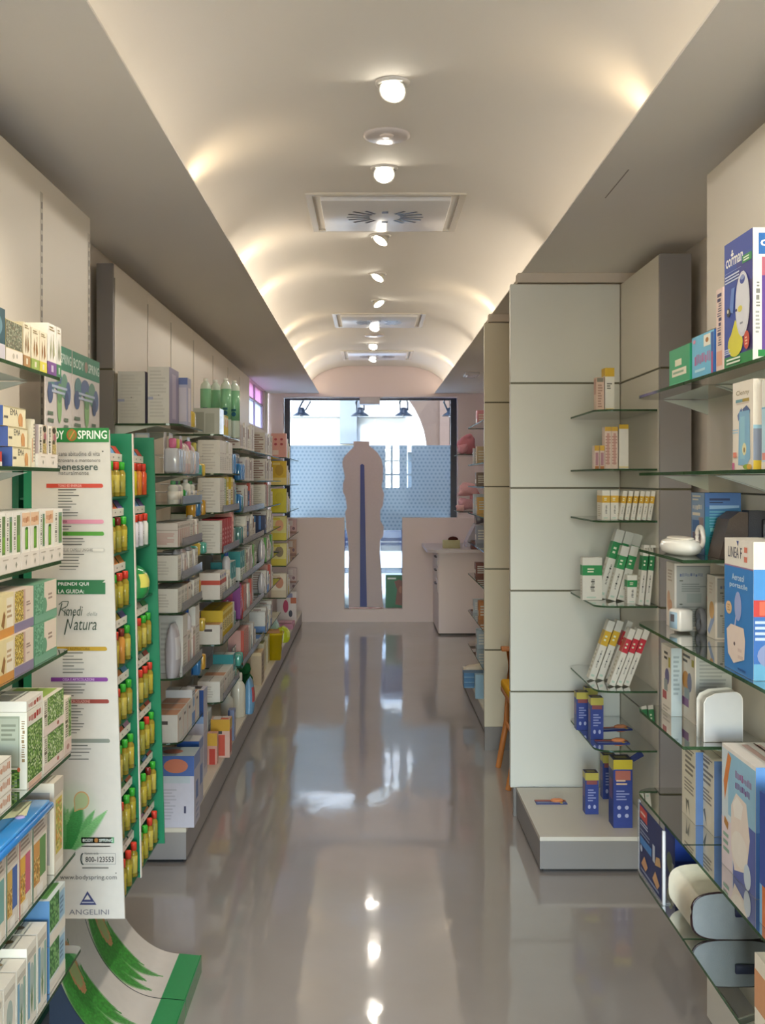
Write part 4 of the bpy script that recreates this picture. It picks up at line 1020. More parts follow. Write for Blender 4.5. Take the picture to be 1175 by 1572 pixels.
MOON = {'F': [('r', 0, .085, 1, 1, '2c4aa0'), ('r', .45, .085, 1, .8, '34398a'), ('r', 0, .85, 1, 1, '24409a'), ('r', .8, .085, 1, .62, '3a2f62'), ('r', .0, 0, 1, .085, '2a8a4a'),
              ('t', 'corman', .06, .80, .68, .87, 'f2f2ee', 1), ('e', .3, .89, .05, .014, 'f2f2ee'), ('e', .3, .915, .025, .012, 'f2f2ee'), ('r', .66, .77, .98, .83, '2f8f4c'), ('l', .7, .78, .95, .82, 2, 'e9f0dc'),
              ('r', .04, .755, .62, .758, '9fb4dc'), ('l', .04, .67, .62, .74, 3, 'c9d4ec'), ('p', [(.28, .62), (.4, .62), (.34, .42), (.2, .44)], '5f84c8'), ('e', .17, .44, .07, .035, '2a2f3c'), ('e', .15, .45, .03, .016, 'd9d9c0'),
              ('e', .42, .17, .27, .1, 'd9d23c'), ('p', [(.3, .12), (.2, .2), (.42, .36), (.62, .26)], 'd9d23c'),
              ('e', .68, .46, .25, .255, 'cfd0d8'), ('e', .67, .47, .22, .23, 'd9dae0'), ('e', .68, .65, .09, .035, '34459a'), ('e', .68, .665, .07, .018, '8f9cc8'), ('e', .6, .43, .08, .025, 'e3d65a'), ('e', .47, .43, .03, .012, '3a3a4a'), ('l', .6, .3, .75, .33, 1, '8a8c98'),
              ('e', .83, .17, .1, .07, 'c84a34'), ('l', .78, .13, .88, .2, 3, 'f0c8a8'), ('l', .04, .1, .3, .15, 3, 'c9d4ec'), ('l', .12, .015, .75, .07, 2, 'e3f0dc')],
        'R': [('r', .0, 0, 1, 1, 'ecece6'), ('r', .09, .8, 1, .96, '2f6fb8'), ('t', 'corman', .12, .86, .9, .91, 'f4f4f4', 1), ('r', .14, .64, 1, .78, 'c06a80'), ('r', .14, .04, 1, .64, '6a4a9a'), ('t', 'LUCE', .05, .4, .11, .6, '8a8c88', 0, 1), ('l', .04, .2, .12, .38, 6, 'a9aca8'), ('r', .08, .03, .5, .08, '2a8a4a')]}
rbox_item(0, 1113, 1156.5, .785, .273, .13, 'appliance_box', 'tall dark blue box picturing a white oval night lamp', 'e9e9e4', MOON)
# second shelf
CL = {'F': [('t', 'Clenny', .18, .83, .82, .9, '8a7a4c'), ('r', .16, .765, .5, .8, '6f9aa0'), ('r', .5, .765, .82, .8, 'a9923c'), ('r', .2, .745, .8, .752, 'd0b8a8'), ('p', [(.25, .62), (.45, .7), (.5, .66), (.3, .55)], '5f74a0'), ('p', [(.5, .68), (.7, .72), (.88, .66), (.84, .6), (.55, .64)], '54648c'),
           ('p', [(.35, .66), (.85, .66), (.88, .12), (.7, .05), (.3, .05), (.3, .1)], '86b4d0'), ('r', .4, .12, .62, .6, '94c4d4'), ('e', .6, .23, .1, .07, 'e8e0b0'), ('e', .6, .22, .04, .03, '9a8040'), ('r', .02, .45, .3, .46, '7fb4d8'), ('r', .02, .42, .3, .43, '8fc0dc'), ('r', .05, .14, .22, .2, 'e08a74'), ('r', 0, 0, .12, .08, 'c86a90'), ('e', .75, .03, .2, .03, '8fae3c'), ('e', .85, .03, .12, .03, 'd8a83c')],
      'R': [('t', 'Clenny', .2, .82, 1.0, .9, '4a463c', 1), ('r', .18, .72, .98, .78, '3f8f5a'), ('r', .18, .72, .98, .745, '4a7f9a'), ('l', .2, .62, .9, .68, 2, 'a8a89c'), ('r', 0, 0, 1, .48, '8a93a4'), ('r', 0, .45, 1, .49, '9fc8d8'), ('e', .75, .36, .15, .05, '5a6070'), ('r', .4, .16, 1, .24, 'b8433c'), ('r', 0, 0, .25, .1, 'd8b83c'), ('r', .2, 0, .6, .1, 'd04a34'), ('r', .55, 0, 1, .09, '8a4a8a')]}
rbox_item(1, 1125.5, 1157, .79, .188, .11, 'appliance_box', 'white upright box picturing a pale blue inhaler on the second glass shelf', 'e8dfd0', CL)
rbox_item(1, 1170, 1215, .79, .18, .12, 'appliance_box', 'white and pale blue box nearest on the second glass shelf', 'e6e2da', {'F': [('r', 0, 0, 1, .68, 'b9d8e6'), ('r', 0, .67, 1, .69, '7fb4d0'), ('r', .02, .1, .25, .18, 'd88a80'), ('r', 0, 0, 1, .08, 'e9dfd0')]})
# third shelf
BP = {'R': [('r', 0, 0, 1, 1, '3f78b0'), ('r', .0, 0, 1, .62, '2f8a9c'), ('r', .0, 0, 1, .3, '2a8f8c'), ('r', .0, .78, 1, 1, '4a74b4'), ('l', .12, .86, .9, .93, 1, '2f3f68'), ('l', .12, .83, .5, .86, 1, '2f3f68'), ('p', [(.12, .74), (.95, .76), (.95, .8), (.12, .8)], '8fb4dc'), ('r', .14, .38, .6, .44, '7fc4c8'), ('l', .12, .44, .7, .72, 6, '66a8c4'), ('l', .12, .06, .8, .34, 7, '1f6f7c')],
      'F': [('r', .04, 0, .96, 1, '8fa8c8'), ('r', .55, .1, .9, .6, '9a8a90'), ('r', .1, .1, .55, .35, '7a6a80'), ('r', .1, .36, .6, .55, '4a74b0'), ('t', 'OMEGA', .1, .72, .8, .82, 'f0e8d8', 1), ('l', .1, .86, .7, .97, 2, 'e9e0d0'), ('l', .1, .6, .8, .7, 1, 'e9e0d0')]}
rbox_item(2, 1062, 1083, .885, .165, .095, 'appliance_box', 'blue and teal box standing behind the dark leather bag', '3f78b0', BP)
# white nebuliser with a ring handle
t = thing('nebuliser', 'glossy white rounded nebuliser with a ring handle on the third glass shelf', 'medical device', (.835, 2.90, 1.4028))
mb = MB()
prof = [(0, 0), (.04, .0), (.052, .008), (.056, .02), (.05, .034), (.03, .043), (0, .046)]
mb.lathe(prof, 'f4f2ea', seg=28, sx=.86, sy=2.05)
mb.obj('body', 'gloss', t)
MB().lathe([(.03, .0425), (.036, .041), (.036, .044), (.03, .046), (.0, .047)], 'e4ddd0', seg=24, sx=.86, sy=2.05).obj('top_panel', 'plastic', t)
MB().tube([(.035 + .0 * a, -.06 + .027 * math.cos(2 * PI * a / 18), .048 + .027 * math.sin(2 * PI * a / 18)) for a in range(18)], .0065, 'e9e0d6', closed=True).obj('ring_handle', 'gloss', t)
# dark leather bag
t = thing('carry_bag', 'dark brown leather bag with a flap standing on the third glass shelf', 'bag', (.965, 2.76, 1.4028))
mb = MB()
pr = [(-.085, .0), (.085, .0), (.085, .09), (.065, .115), (-.035, .118), (-.06, .1)]
mb.prism(pr, -.045, .05, '4a3c34', 'y'); mb.obj('body', 'leather', t)
MB().prism([(-.012, .0), (.087, .0), (.087, .1), (.068, .121), (-.012, .122)], -.05, .0, '252630', 'y').obj('flap', 'leather', t)
MB().rbox(.02, -.058, .02, .036, -.049, .1, '16171f', .003).obj('strap', 'leather', t)
# fourth shelf
GP = {'R': [('r', .06, .03, 1, .95, 'b4b6b2'), ('r', .06, .95, 1, .965, '8f8f8c'), ('t', 'microlife', .14, .8, .8, .85, '6f7a9a', 1), ('l', .14, .72, .3, .75, 1, '55584c'), ('l', .2, .56, .9, .7, 4, '8f9490'), ('r', .34, .4, .75, .54, 'a4aca8'), ('l', .14, .36, .26, .39, 1, '55584c'), ('l', .2, .1, .9, .35, 7, '969a96'), ('r', .9, .42, .97, .5, 'd08a90')],
      'F': [('e', .3, .4, .2, .16, 'e0b898'), ('l', .2, .7, .8, .9, 4, 'c9b8a8'), ('e', .5, .35, .25, .08, 'd8a888')]}
rbox_item(3, 1023.5, 1036, .848, .182, .1, 'appliance_box', 'white box with grey text panel, behind the small wrist monitor', 'ece4da', GP)
G2 = dict(GP); G2['F'] = [('p', [(.1, .1), (.9, .5), (.9, .3), (.3, .05)], '9fb4dc'), ('e', .6, .45, .3, .14, 'e8b878'), ('l', .3, .7, .8, .9, 4, 'e0d0c0')]
rbox_item(3, 1086, 1098.5, .895, .165, .09, 'appliance_box', 'white box with grey text panel, beside the bright blue box', 'f1e9dc', G2)
t = thing('wrist_monitor', 'small white wrist monitor with a grey cuff on the fourth glass shelf', 'medical device', (.845, 2.93, 1.1868))
MB().rbox(-.022, -.026, .004, .024, .028, .064, 'efeae2', .008, 3).obj('body', 'gloss', t, rz=.3)
mb = MB().rbox(-.0245, -.016, .012, -.0215, .018, .056, 'a9c4d8', .001, 1); mb.box(-.0252, -.006, .03, -.0246, .012, .05, '6a6468')
mb.obj('display_screen', 'gloss', t, rz=.3)
MB().tube([(.052 + .0 * a, -.012 + .026 * math.cos(2 * PI * a / 20), .031 + .029 * math.sin(2 * PI * a / 20)) for a in range(20)], .009, '8a8a90', closed=True).obj('cuff', 'cloth', t)
AE = {'F': [('r', 0, 0, 1, .79, '3f86cc'), ('r', 0, .79, 1, .8, 'a87a9a'), ('t', 'LINEA F', .14, .86, .62, .94, '4a465c', 0), ('r', .7, .84, .8, .95, 'e0806a'), ('r', .64, .88, .86, .91, 'f2e6dc'), ('p', [(.44, .99), (.52, .99), (.48, .95)], '3a4a8a'), ('t', 'Aerosol', .28, .69, .7, .74, 'c4dcf0', 1), ('t', 'portatile', .2, .625, .82, .675, 'c4dcf0', 1),
            ('e', .17, .47, .11, .05, 'e8c49a'), ('l', .12, .44, .22, .5, 3, 'c89a6a'), ('e', .5, .5, .12, .11, 'a4b0dc'), ('p', [(.42, .42), (.45, .42), (.4, .32), (.36, .32)], 'c4c4dc'), ('p', [(.1, .3), (.25, .35), (.7, .35), (.75, .26), (.72, .12), (.35, .06), (.15, .12)], 'ecd9cc'), ('e', .38, .21, .03, .015, '6a5a5a'), ('l', .5, .1, .7, .2, 2, 'dcc4b8'), ('l', .5, .02, .9, .05, 1, '2f5fa0')],
      'R': [('r', 0, 0, 1, .8, '3a6cb0'), ('r', 0, .5, 1, .8, '4f94d4'), ('r', 0, .0, 1, .12, '6aa8c8'), ('t', 'L', .4, .86, .7, .95, '3a3a4c', 1), ('r', .0, .46, .5, .58, 'c8403a'), ('r', .08, .47, .42, .57, 'd86a50'), ('l', .02, .28, .45, .44, 4, 'c4d4ec'), ('e', .25, .18, .2, .09, '8a94b8'), ('e', .7, .22, .4, .16, 'd4d4d0')]}
rbox_item(3, 1113, 1157.5, .79, .287, .15, 'appliance_box', 'large bright blue box with white top band picturing an inhaler device', 'efe8dc', AE)
# fifth shelf
BX = {'F': [('r', .1, .05, .95, .95, 'eee4d6'), ('e', .6, .55, .22, .12, '6f6a94'), ('r', .3, .33, .65, .5, '9aa4a4'), ('r', .15, .2, .55, .32, 'b05a5c'), ('l', .3, .78, .8, .93, 2, '5a564e'), ('r', .75, .7, .92, .85, 'c4b23c'), ('l', .2, .02, .9, .12, 2, 'c4b8a8')],
      'R': [('r', .0, .0, 1, 1, 'b9c6c8'), ('l', .2, .3, .8, .9, 9, '97a4a8')]}
B2 = {'F': [('r', .1, .05, .95, .95, 'efe5d6'), ('e', .4, .55, .24, .14, 'd0903c'), ('e', .65, .55, .15, .14, '7a7a98'), ('r', .3, .3, .65, .45, '9aa4a4'), ('r', .15, .18, .6, .3, '8a5a8c'), ('l', .2, .8, .7, .95, 2, '5a564e'), ('r', .8, .8, .95, .9, 'b4a83c')],
      'R': [('r', .03, .02, 1, .98, 'b9bab4'), ('l', .12, .3, .9, .92, 12, '9c9f9a')]}
rbox_item(4, 1016, 1031, .845, .192, .03, 'appliance_box', 'white box with a small violet device picture, first on the fifth glass shelf', 'ece2d4', BX)
rbox_item(4, 1045, 1067.5, .88, .192, .1, 'appliance_box', 'white box with an orange device picture and grey text side', 'ece2d4', B2)
t = thing('base_station', 'white rounded upright device standing on the fifth glass shelf', 'medical device', (.895, 2.76, .9368))
prof = rounded(-.052, .052, 0, .128, 'c', .012)
pts = [(-.05, .0), (.05, .0), (.05, .105)] + [(.05 - .022 + .022 * math.cos(a * PI / 12), .105 + .022 * math.sin(a * PI / 12)) for a in range(1, 7)] + [(-.02, .123), (-.043, .112), (-.05, .098)]
MB().prism(pts, -.03, .03, 'f2efe8', 'y', smooth=True).obj('body', 'gloss', t)
MB().prism([(a * .95, b * .985 + .001) for a, b in pts], -.0325, -.03, 'cccccc', 'y').obj('face_plate', 'plastic', t)
o = MB().tube([(0, 0, 0), (.01, -.03, -.0006), (.03, -.07, 0), (.06, -.1, 0)], .0028, '3a3a3c').obj('power_cable', 'plastic', None, (.95, 2.63, .9395)); tag(o, 'black cable lying behind the white rounded device', 'cable')
# sixth shelf
TX = {'F': [('l', .25, .6, .95, .95, 5, '8a8070'), ('l', .2, .35, .9, .55, 4, '9a9080'), ('p', [(.3, .25), (.35, .02), (.4, .24)], '6a6a5c'), ('p', [(.4, .22), (.6, .04), (.5, .26)], '7a7a6c'), ('r', .1, .955, .9, .97, '8a8070')], 'R': [('r', 0, 0, 1, 1, '6484b8')]}
rbox_item(5, 1047.5, 1068.5, .855, .192, .025, 'appliance_box', 'cream lettered box with a blue side, farther of the pair on the sixth glass shelf', 'ece2cc', TX)
rbox_item(5, 1070, 1097, .875, .192, .06, 'appliance_box', 'cream lettered box with a blue side, nearer of the pair on the sixth glass shelf', 'eee4ce', TX)
AS = {'F': [('r', 0, 0, 1, .97, 'd8e4ea'), ('r', .2, .45, 1, .97, '9cc8e0'), ('r', .35, .0, 1, .5, '5a68b0'), ('r', .0, .0, .34, .4, 'e9d8dc'), ('p', [(.1, .55), (.3, .93), (.2, .96), (.06, .7)], 'e08a4a'), ('t', 'termogel', .42, .8, .9, .86, 'a8649a', 1), ('t', 'aspirante', .42, .715, .85, .77, '8a5a9a', 1), ('p', [(.3, .55), (.45, .68), (.75, .66), (.85, .4), (.75, .12), (.4, .05), (.3, .2)], 'efe0d4'), ('p', [(.35, .58), (.48, .66), (.66, .62), (.6, .5), (.4, .48)], 'f6efe6'), ('e', .55, .25, .24, .14, 'f2e9de'), ('p', [(.1, .42), (.22, .38), (.2, .32), (.08, .36)], 'b8803c'), ('e', .78, .1, .1, .1, 'd4e0ec'), ('l', .06, .12, .25, .3, 3, '8fae9a')],
      'R': [('r', 0, 0, 1, 1, '4f7cc0'), ('r', 0, .5, 1, 1, '6a9ad4'), ('r', .3, 0, .5, .7, 'd8cfc4')], 'T': [('l', .1, .2, .9, .8, 3, 'c9a8a0')]}
rbox_item(5, 1109, 1161, .835, .285, .15, 'appliance_box', 'large white and blue box picturing a pale baby appliance', 'f0e9e2', AS)
rbox_item(5, 1167, 1240, .80, .27, .15, 'appliance_box', 'dark blue box with an orange patch, nearest on the sixth glass shelf', '34549c', {'F': [('r', 0, .3, 1, 1, '3a4f9c'), ('r', 0, 0, .8, .3, 'd8743c'), ('r', 0, 0, .06, .3, '7fb4d8'), ('e', .2, .14, .08, .08, 'e0a880')]})
# seventh shelf
t = thing('acrylic_sign', 'navy product card in a clear upright holder on the lowest glass shelf', 'sign', (.788, 3.025, .4576))
mb = MB().box(-.125, -.001, .004, .125, .001, .2, '1f2f66')
mb.art(((-.125, -.0012, .004), (.25, 0, 0), (0, 0, .196), (0, -1, 0)), [('r', .03, .8, .36, .98, 'c8463c'), ('l', .06, .86, .34, .92, 1, 'f0d8cc'), ('l', .05, .7, .5, .78, 2, 'c4cce0'), ('l', .05, .56, .6, .66, 2, '8a94b0'), ('r', .05, .42, .55, .54, '4a86c8'), ('e', .1, .36, .05, .05, 'c4cce0'), ('r', .6, .4, .7, .64, 'c4ccdc'), ('p', [(.7, .38), (.95, .45), (.9, .56), (.75, .52)], 'c8a070'), ('p', [(.1, .14), (.25, .3), (.4, .2), (.3, .1)], 'd09a70'), ('p', [(.6, .15), (.72, .3), (.9, .18), (.8, .08)], 'd0a070'), ('l', .08, .03, .9, .1, 1, '8a94b0')])
mb.obj('card', 'card', t, rz=-PI / 2)
MB().box(-.14, -.003, 0, -.127, .003, .205, 'e4e8e4').obj('edge_post', 'clear_film', t, rz=-PI / 2).location = (0, 0, 0)
MB().rbox(.1275, -.004, 0, .137, .004, .2, 'd9dbe0', .001, 1).obj('side_post', 'plastic', t, rz=-PI / 2)
MB().box(-.127, -.006, 0, .127, .02, .003, 'e4e8e4').obj('foot', 'clear_film', t, rz=-PI / 2)
rbox_item(6, 1021, 1037, .855, .145, .1, 'appliance_box', 'dark blue box behind the white padded case on the lowest glass shelf', '1f3f94', {'F': [('r', .1, .1, .9, .9, '3a4a94'), ('e', .5, .35, .3, .2, '8a9a7a'), ('r', .7, .2, .9, .4, 'd8dcd8')], 'R': [('r', 0, 0, 1, .5, '16286a')], 'T': [('r', 0, 0, 1, 1, '2f63b8')]})
t = thing('padded_case', 'white padded case with a dark zip on the lowest glass shelf', 'case', (.905, 2.71, .4576))
pts = []
for a in range(32):
    q = 2 * PI * a / 32; cx_, sz_ = math.cos(q), math.sin(q)
    pts.append((.108 * math.copysign(abs(cx_) ** .55, cx_),   .058 + .058 * math.copysign(abs(sz_) ** .6, sz_)))
MB().prism(pts, -.03, .17, 'e6e0cc', 'y', smooth=True).obj('shell', 'leather', t)
MB().prism([(a * .97, .0 + b * .985 + .001) for a, b in pts], -.036, -.029, '8f9698', 'y').obj('front_panel', 'leather', t)
MB().tube([(a * .985, -.0325, b * .99 + .0006) for a, b in pts], .0035, '2a1418', closed=True).obj('zip', 'plastic', t)
MB().rbox(.0, -.044, .058, .055, -.034, .082, '141a40', .003).obj('pull_tab', 'leather', t)
rbox_item(6, 1159, 1230, .80, .16, .15, 'appliance_box', 'cream box nearest on the lowest glass shelf', 'eee3cf', {'F': [('r', .0, .3, .3, .8, 'd89a6c'), ('l', .3, .3, .9, .8, 6, 'a89a88')]})

# ================================================================ corner niche
def nbox(x, y, z, w, d, h, name, label, base, art, rz=0., lean=0., group=None, cat='box'):
    me = carton_mesh(name, w, d, h, base, art)
    zz = z + .0006
    o = inst(me, name, None, (x, y, zz), rz)
    if lean:
        o.rotation_euler = (0, lean, rz)
        o.location.z = zz + abs(math.sin(lean)) * w / 2
    return tag(o, label, cat, group)
def nx(px, y): return wx(px, y)
YEL = 'd8b02c'
YW = lambda tone='d8b02c': {'F': [('r', 0, .8, 1, 1, tone), ('l', .2, .5, .8, .66, 3, '6a6a60'), ('r', .1, .04, .9, .06, 'd8c060')], 'L': [('r', 0, .82, 1, 1, tone), ('r', .3, .1, .7, .8, 'c88a78'), ('l', .2, .15, .8, .75, 8, 'c0a898')], 'T': [('r', .1, .1, .9, .9, 'b8942c'), ('r', .35, .4, .65, .6, '3a362c')]}
yn = 4.62
nbox(nx(920, yn), yn, NN[0], .034, .05, .145, 'carton', 'pinkish slim carton on the top niche shelf', 'dcc0ac', {'F': [('l', .2, .1, .8, .8, 9, 'b08a7a'), ('r', .1, .86, .9, .98, '8a8474')], 'L': [('r', .1, .5, .9, .95, 'c09484')]})
nbox(nx(934.5, yn), yn + .01, NN[0], .04, .07, .185, 'carton', 'white carton with yellow top, taller of the two on the top niche shelf', 'e6e4d8', YW())
pass
for k, px in enumerate((915, 923)):
    nbox(nx(px, yn), yn, NN[1], .02, .05, .1, 'carton', f'{("first", "second")[k]} small pink and yellow carton on the second niche shelf', 'd9c4b8', {'F': [('r', 0, .78, 1, 1, 'cfa43c'), ('r', .2, .15, .8, .7, 'a87a84'), ('r', .1, .0, .9, .12, 'b0703c')]})
for k, px in enumerate((932.5, 942.5)):
    nbox(nx(px, yn), yn + .01, NN[1], .027, .06, .18, 'carton', f'{("first", "second")[k]} tall pinkish carton with yellow top on the second niche shelf', 'dcc6b8', {'F': [('r', 0, .9, 1, 1, 'd4a838'), ('r', .3, .1, .7, .85, 'c4968a'), ('l', .1, .1, .9, .8, 10, 'b88c80')]})
nbox(nx(956, yn), yn + .01, NN[1], .04, .07, .19, 'carton', 'plain white carton with yellow top on the second niche shelf', 'e3e0d6', {'F': [('r', 0, .9, 1, 1, YEL), ('r', 0, .03, 1, .05, 'd8c060')], 'T': [('r', 0, 0, 1, 1, YEL)]})
BAND = lambda c, t='8a8f88': {'F': [('r', 0, .58, 1, .82, c), ('t', 'sanagel', .38, .66, .62, .76, 'e8ecd8', 0) if False else ('l', .25, .64, .75, .76, 2, 'e0e6cc'), ('t', 'sanagel', .4, .2, .62, .5, '3a3a34', 1, 1), ('l', .2, .03, .8, .1, 1, 'b4ccbc')], 'L': [('r', 0, .58, 1, .82, c), ('l', .2, .1, .8, .5, 6, 'b9b09c')], 'R': [('r', 0, .58, 1, .82, c)]}
for k, px in enumerate((927, 940)):
    nbox(nx(px, 4.6), 4.6, NN[2], .034, .1, .125, 'carton', f'{("first", "second")[k]} upright white carton with yellow band on the third niche shelf', 'd9d6cb', BAND('d0a42c'))
for k, px in enumerate((951, 960, 969, 978, 986, 994)):
    nbox(nx(px, 4.55 - .008 * k), 4.55 - .008 * k, NN[2], .0175, .06, .122, 'carton', f'{ORD[k]} leaning white carton with yellow band on the third niche shelf', 'd9d6cb', BAND('d0a42c'), lean=.16)
GRB = '1f8a4a'
nbox(nx(908, 4.7), 4.7, NN[3], .085, .05, .185, 'carton', 'wide white carton with green band, leftmost on the fourth niche shelf', 'd9d7cd', BAND(GRB))
for k, (px, py_, h) in enumerate(((922, 4.74, .31), (937, 4.74, .3), (951, 4.74, .29))):
    nbox(nx(px, py_), py_, NN[3], .038, .05, h, 'carton', f'{ORD[k]} tall leaning white carton with green band at the back of the fourth niche shelf', 'd9d7cd', BAND(GRB), lean=.28)
for k, px in enumerate((938, 952)):
    nbox(nx(px, 4.66), 4.66, NN[3], .034, .045, .24, 'carton', f'{ORD[k]} mid-height leaning white carton with green band, fourth niche shelf', 'd9d7cd', BAND('2a9050'), lean=.26)
nbox(nx(969, 4.57), 4.57, NN[3], .042, .05, .12, 'carton', 'small upright white carton with green band at the front of the fourth niche shelf', 'e0ded4', BAND(GRB))
for k, px in enumerate((982, 992)):
    nbox(nx(px, 4.51), 4.51, NN[3], .022, .05, .25, 'carton', f'{("inner", "outer")[k]} narrow leaning white carton with green band by the grey end panel', 'd9d7cd', BAND('1a7a42'), lean=.1)
for k, px in enumerate((907, 920)):
    nbox(nx(px, 4.72), 4.72, NN[4], .03, .05, .27, 'carton', f'{("first", "second")[k]} leaning white carton with yellow band on the fifth niche shelf', 'd9d6cb', BAND('d0a828'), lean=.34)
for k, (px, y_, h) in enumerate(((933, 4.72, .27), (938, 4.58, .255), (949, 4.58, .255), (960, 4.58, .255))):
    nbox(nx(px, y_), y_, NN[4], .025, .05, h, 'carton', f'{ORD[k]} leaning white carton with red band on the fifth niche shelf', 'dedbd0', BAND('c4283a'), lean=.36)
NAV = '2c3f88'
BLU = {'F': [('r', 0, .82, 1, 1, 'b9ae50'), ('r', .1, .72, .9, .82, '8a4a4c'), ('l', .2, .3, .8, .62, 5, '8a94c4'), ('e', .3, .18, .1, .05, 'a9b0d4'), ('e', .7, .18, .1, .05, 'a9b0d4')], 'L': [('r', 0, .84, 1, 1, 'a89c48'), ('r', .2, .4, .8, .7, '7a5a80')], 'T': [('r', .06, .06, .94, .94, '2a2430'), ('r', .2, .3, .8, .7, '8a8450')]}
for k, (x, y, h) in enumerate(((wx(893, 4.85), 4.85, .17), (wx(915, 4.68), 4.68, .18), (wx(907, 4.95), 4.95, .17))):
    nbox(x, y, NN[5], .055, .055, h, 'blue_carton', f'{("first", "front", "rear")[k]} navy and yellow carton on the lowest niche shelf', NAV, BLU)
def flat_blister(x, y, z, lab, rz=0.):
    t = thing('blister_pack', lab, 'blister pack', (x, y, z + .0006), rz)
    mb = MB().box(-.07, -.03, 0, .07, .03, .003, '2f4088'); mb.art(((-.07, -.03, .003), (.14, 0, 0), (0, .06, 0), (0, 0, 1)), [('r', 0, .55, 1, 1, 'a8503c'), ('l', .05, .1, .95, .4, 1, '8fa8dc'), ('r', .78, 0, .86, 1, 'd8b82c')])
    mb.obj('card', 'card', t); MB().lathe([(.022, 0), (.02, .008), (.012, .012), (0, .013)], 'd88a5c', c=(.03, .012, .003), seg=14, sx=1.4).obj('bubble', 'gloss', t)
flat_blister(wx(940, 4.6), 4.6, NN[5], 'flat navy and red blister pack at the front of the lowest niche shelf')
flat_blister(wx(945, 4.85), 4.85, NN[5], 'flat navy and red blister pack at the back of the lowest niche shelf', .2)
nbox(*at(907, 1247, PZ), PZ, .058, .06, .18, 'blue_carton', 'shorter navy and yellow carton on the niche plinth', NAV, BLU)
nbox(*at(934, 1224, PZ), PZ, .06, .06, .2, 'blue_carton', 'navy and yellow carton behind the tall one on the niche plinth', NAV, BLU)
tb = nbox(*at(953, 1266, PZ), PZ, .08, .09, .285, 'blue_carton', 'tallest navy and yellow carton with open flap on the niche plinth', NAV, {**BLU, 'F': [('r', 0, .86, 1, 1, 'c9b832'), ('r', .1, .7, .9, .84, 'b06a5c'), ('l', .15, .62, .85, .72, 2, 'd4b8a0'), ('l', .15, .4, .85, .56, 4, '8a94c4'), ('e', .3, .3, .1, .03, 'a9b0d4'), ('e', .7, .3, .1, .03, 'a9b0d4'), ('e', .3, .18, .1, .03, 'a9b0d4'), ('e', .7, .18, .1, .03, 'a9b0d4')]})
MB().prism([(.04, .285), (.085, .315), (.1, .29), (.055, .265)], -.0008, .0008, '26336c', 'y').obj('flap', 'card', tb)
x, y = at(846, 1232, PZ); flat_blister(x, y, PZ, 'flat navy and red blister pack lying on the niche plinth')
# ================================================================ goods on the aisle shelving
def FL(*a): return list(a)
DES = {}
def des(key, look, noun, cat, w, d, h, mesh, mat='card', name=None): DES[key] = (look, noun, cat, w, d, h, mesh, name or noun.replace(' ', '_'))
def dcart(key, look, w, d, h, base, art, noun='carton'):
    des(key, look, noun, 'box', w, d, h, carton_mesh(noun, w, d, h, base, art), name=noun.replace(' ', '_'))
def sid(c): return [('r', 0, 0, 1, 1, c)]
TXT = ('l', .12, .15, .88, .6, 5, 'c6c2b8')
dcart('w', 'plain white', .075, .12, .1, 'e6e2d8', {'F': [TXT, ('r', .1, .7, .9, .85, 'c9c4ba')], 'L': [('l', .2, .2, .8, .8, 5, 'cfcac0')]})
dcart('wtall', 'tall white', .07, .12, .155, 'e4e0d8', {'F': [('l', .15, .1, .85, .5, 7, 'c2beb6'), ('r', .1, .6, .9, .62, 'b4a0a0')], 'L': [('l', .2, .1, .8, .9, 9, 'd0cbc3')]})
dcart('wpink', 'pink striped', .045, .13, .1, 'e6dcd4', {'F': [('r', .2, .05, .45, .75, 'd8a8a0'), ('r', .6, .05, .7, .75, 'c89890'), ('r', .1, .8, .9, .9, 'b8b0a4')], 'L': [('l', .1, .1, .9, .6, 6, 'd4a8a0'), ('r', 0, .7, 1, .72, 'b0a498')]})
dcart('wblue', 'white and blue', .07, .12, .13, 'e2e2e2', {'F': [('r', 0, 0, 1, .3, '6a8fc8'), ('e', .5, .6, .25, .15, '8fb0d8'), ('l', .1, .8, .9, .95, 2, '8a94a8')], 'L': [('r', 0, 0, 1, .3, '6a8fc8')]})
dcart('wred', 'white and red', .07, .11, .13, 'e9e2da', {'F': [('r', 0, .55, 1, .72, 'd0503c'), ('l', .1, .1, .9, .45, 4, 'aaa'), ('r', .1, .8, .6, .9, '4a64a8')], 'L': [('r', 0, .55, 1, .72, 'd0503c')]})
dcart('yel', 'yellow', .075, .12, .16, 'd8b824', {'F': [('r', .1, .3, .9, .7, 'efe6b4'), ('l', .15, .35, .85, .62, 4, '8a7a3c'), ('r', 0, .85, 1, .95, 'f0e28a')], 'L': [('r', .2, .2, .8, .5, 'e6d470')]})
dcart('yel2', 'yellow and white', .07, .1, .12, 'e9e3cc', {'F': [('r', 0, .0, 1, .45, 'd8c02c'), ('e', .5, .6, .28, .22, 'd8a47c'), ('r', 0, .9, 1, 1, 'c8b428')], 'L': [('r', 0, 0, 1, .5, 'd8c02c'), ('e', .5, .68, .25, .2, 'e0b088')]})
dcart('red', 'crimson', .085, .12, .16, 'b8202c', {'F': [('l', .2, .2, .7, .75, 4, 'e0a0a0'), ('r', .05, .02, .12, .98, 'e6c8c0')], 'L': [('r', 0, 0, .1, 1, 'd8a8a0'), ('l', .3, .3, .8, .6, 3, 'd88a8a')]})
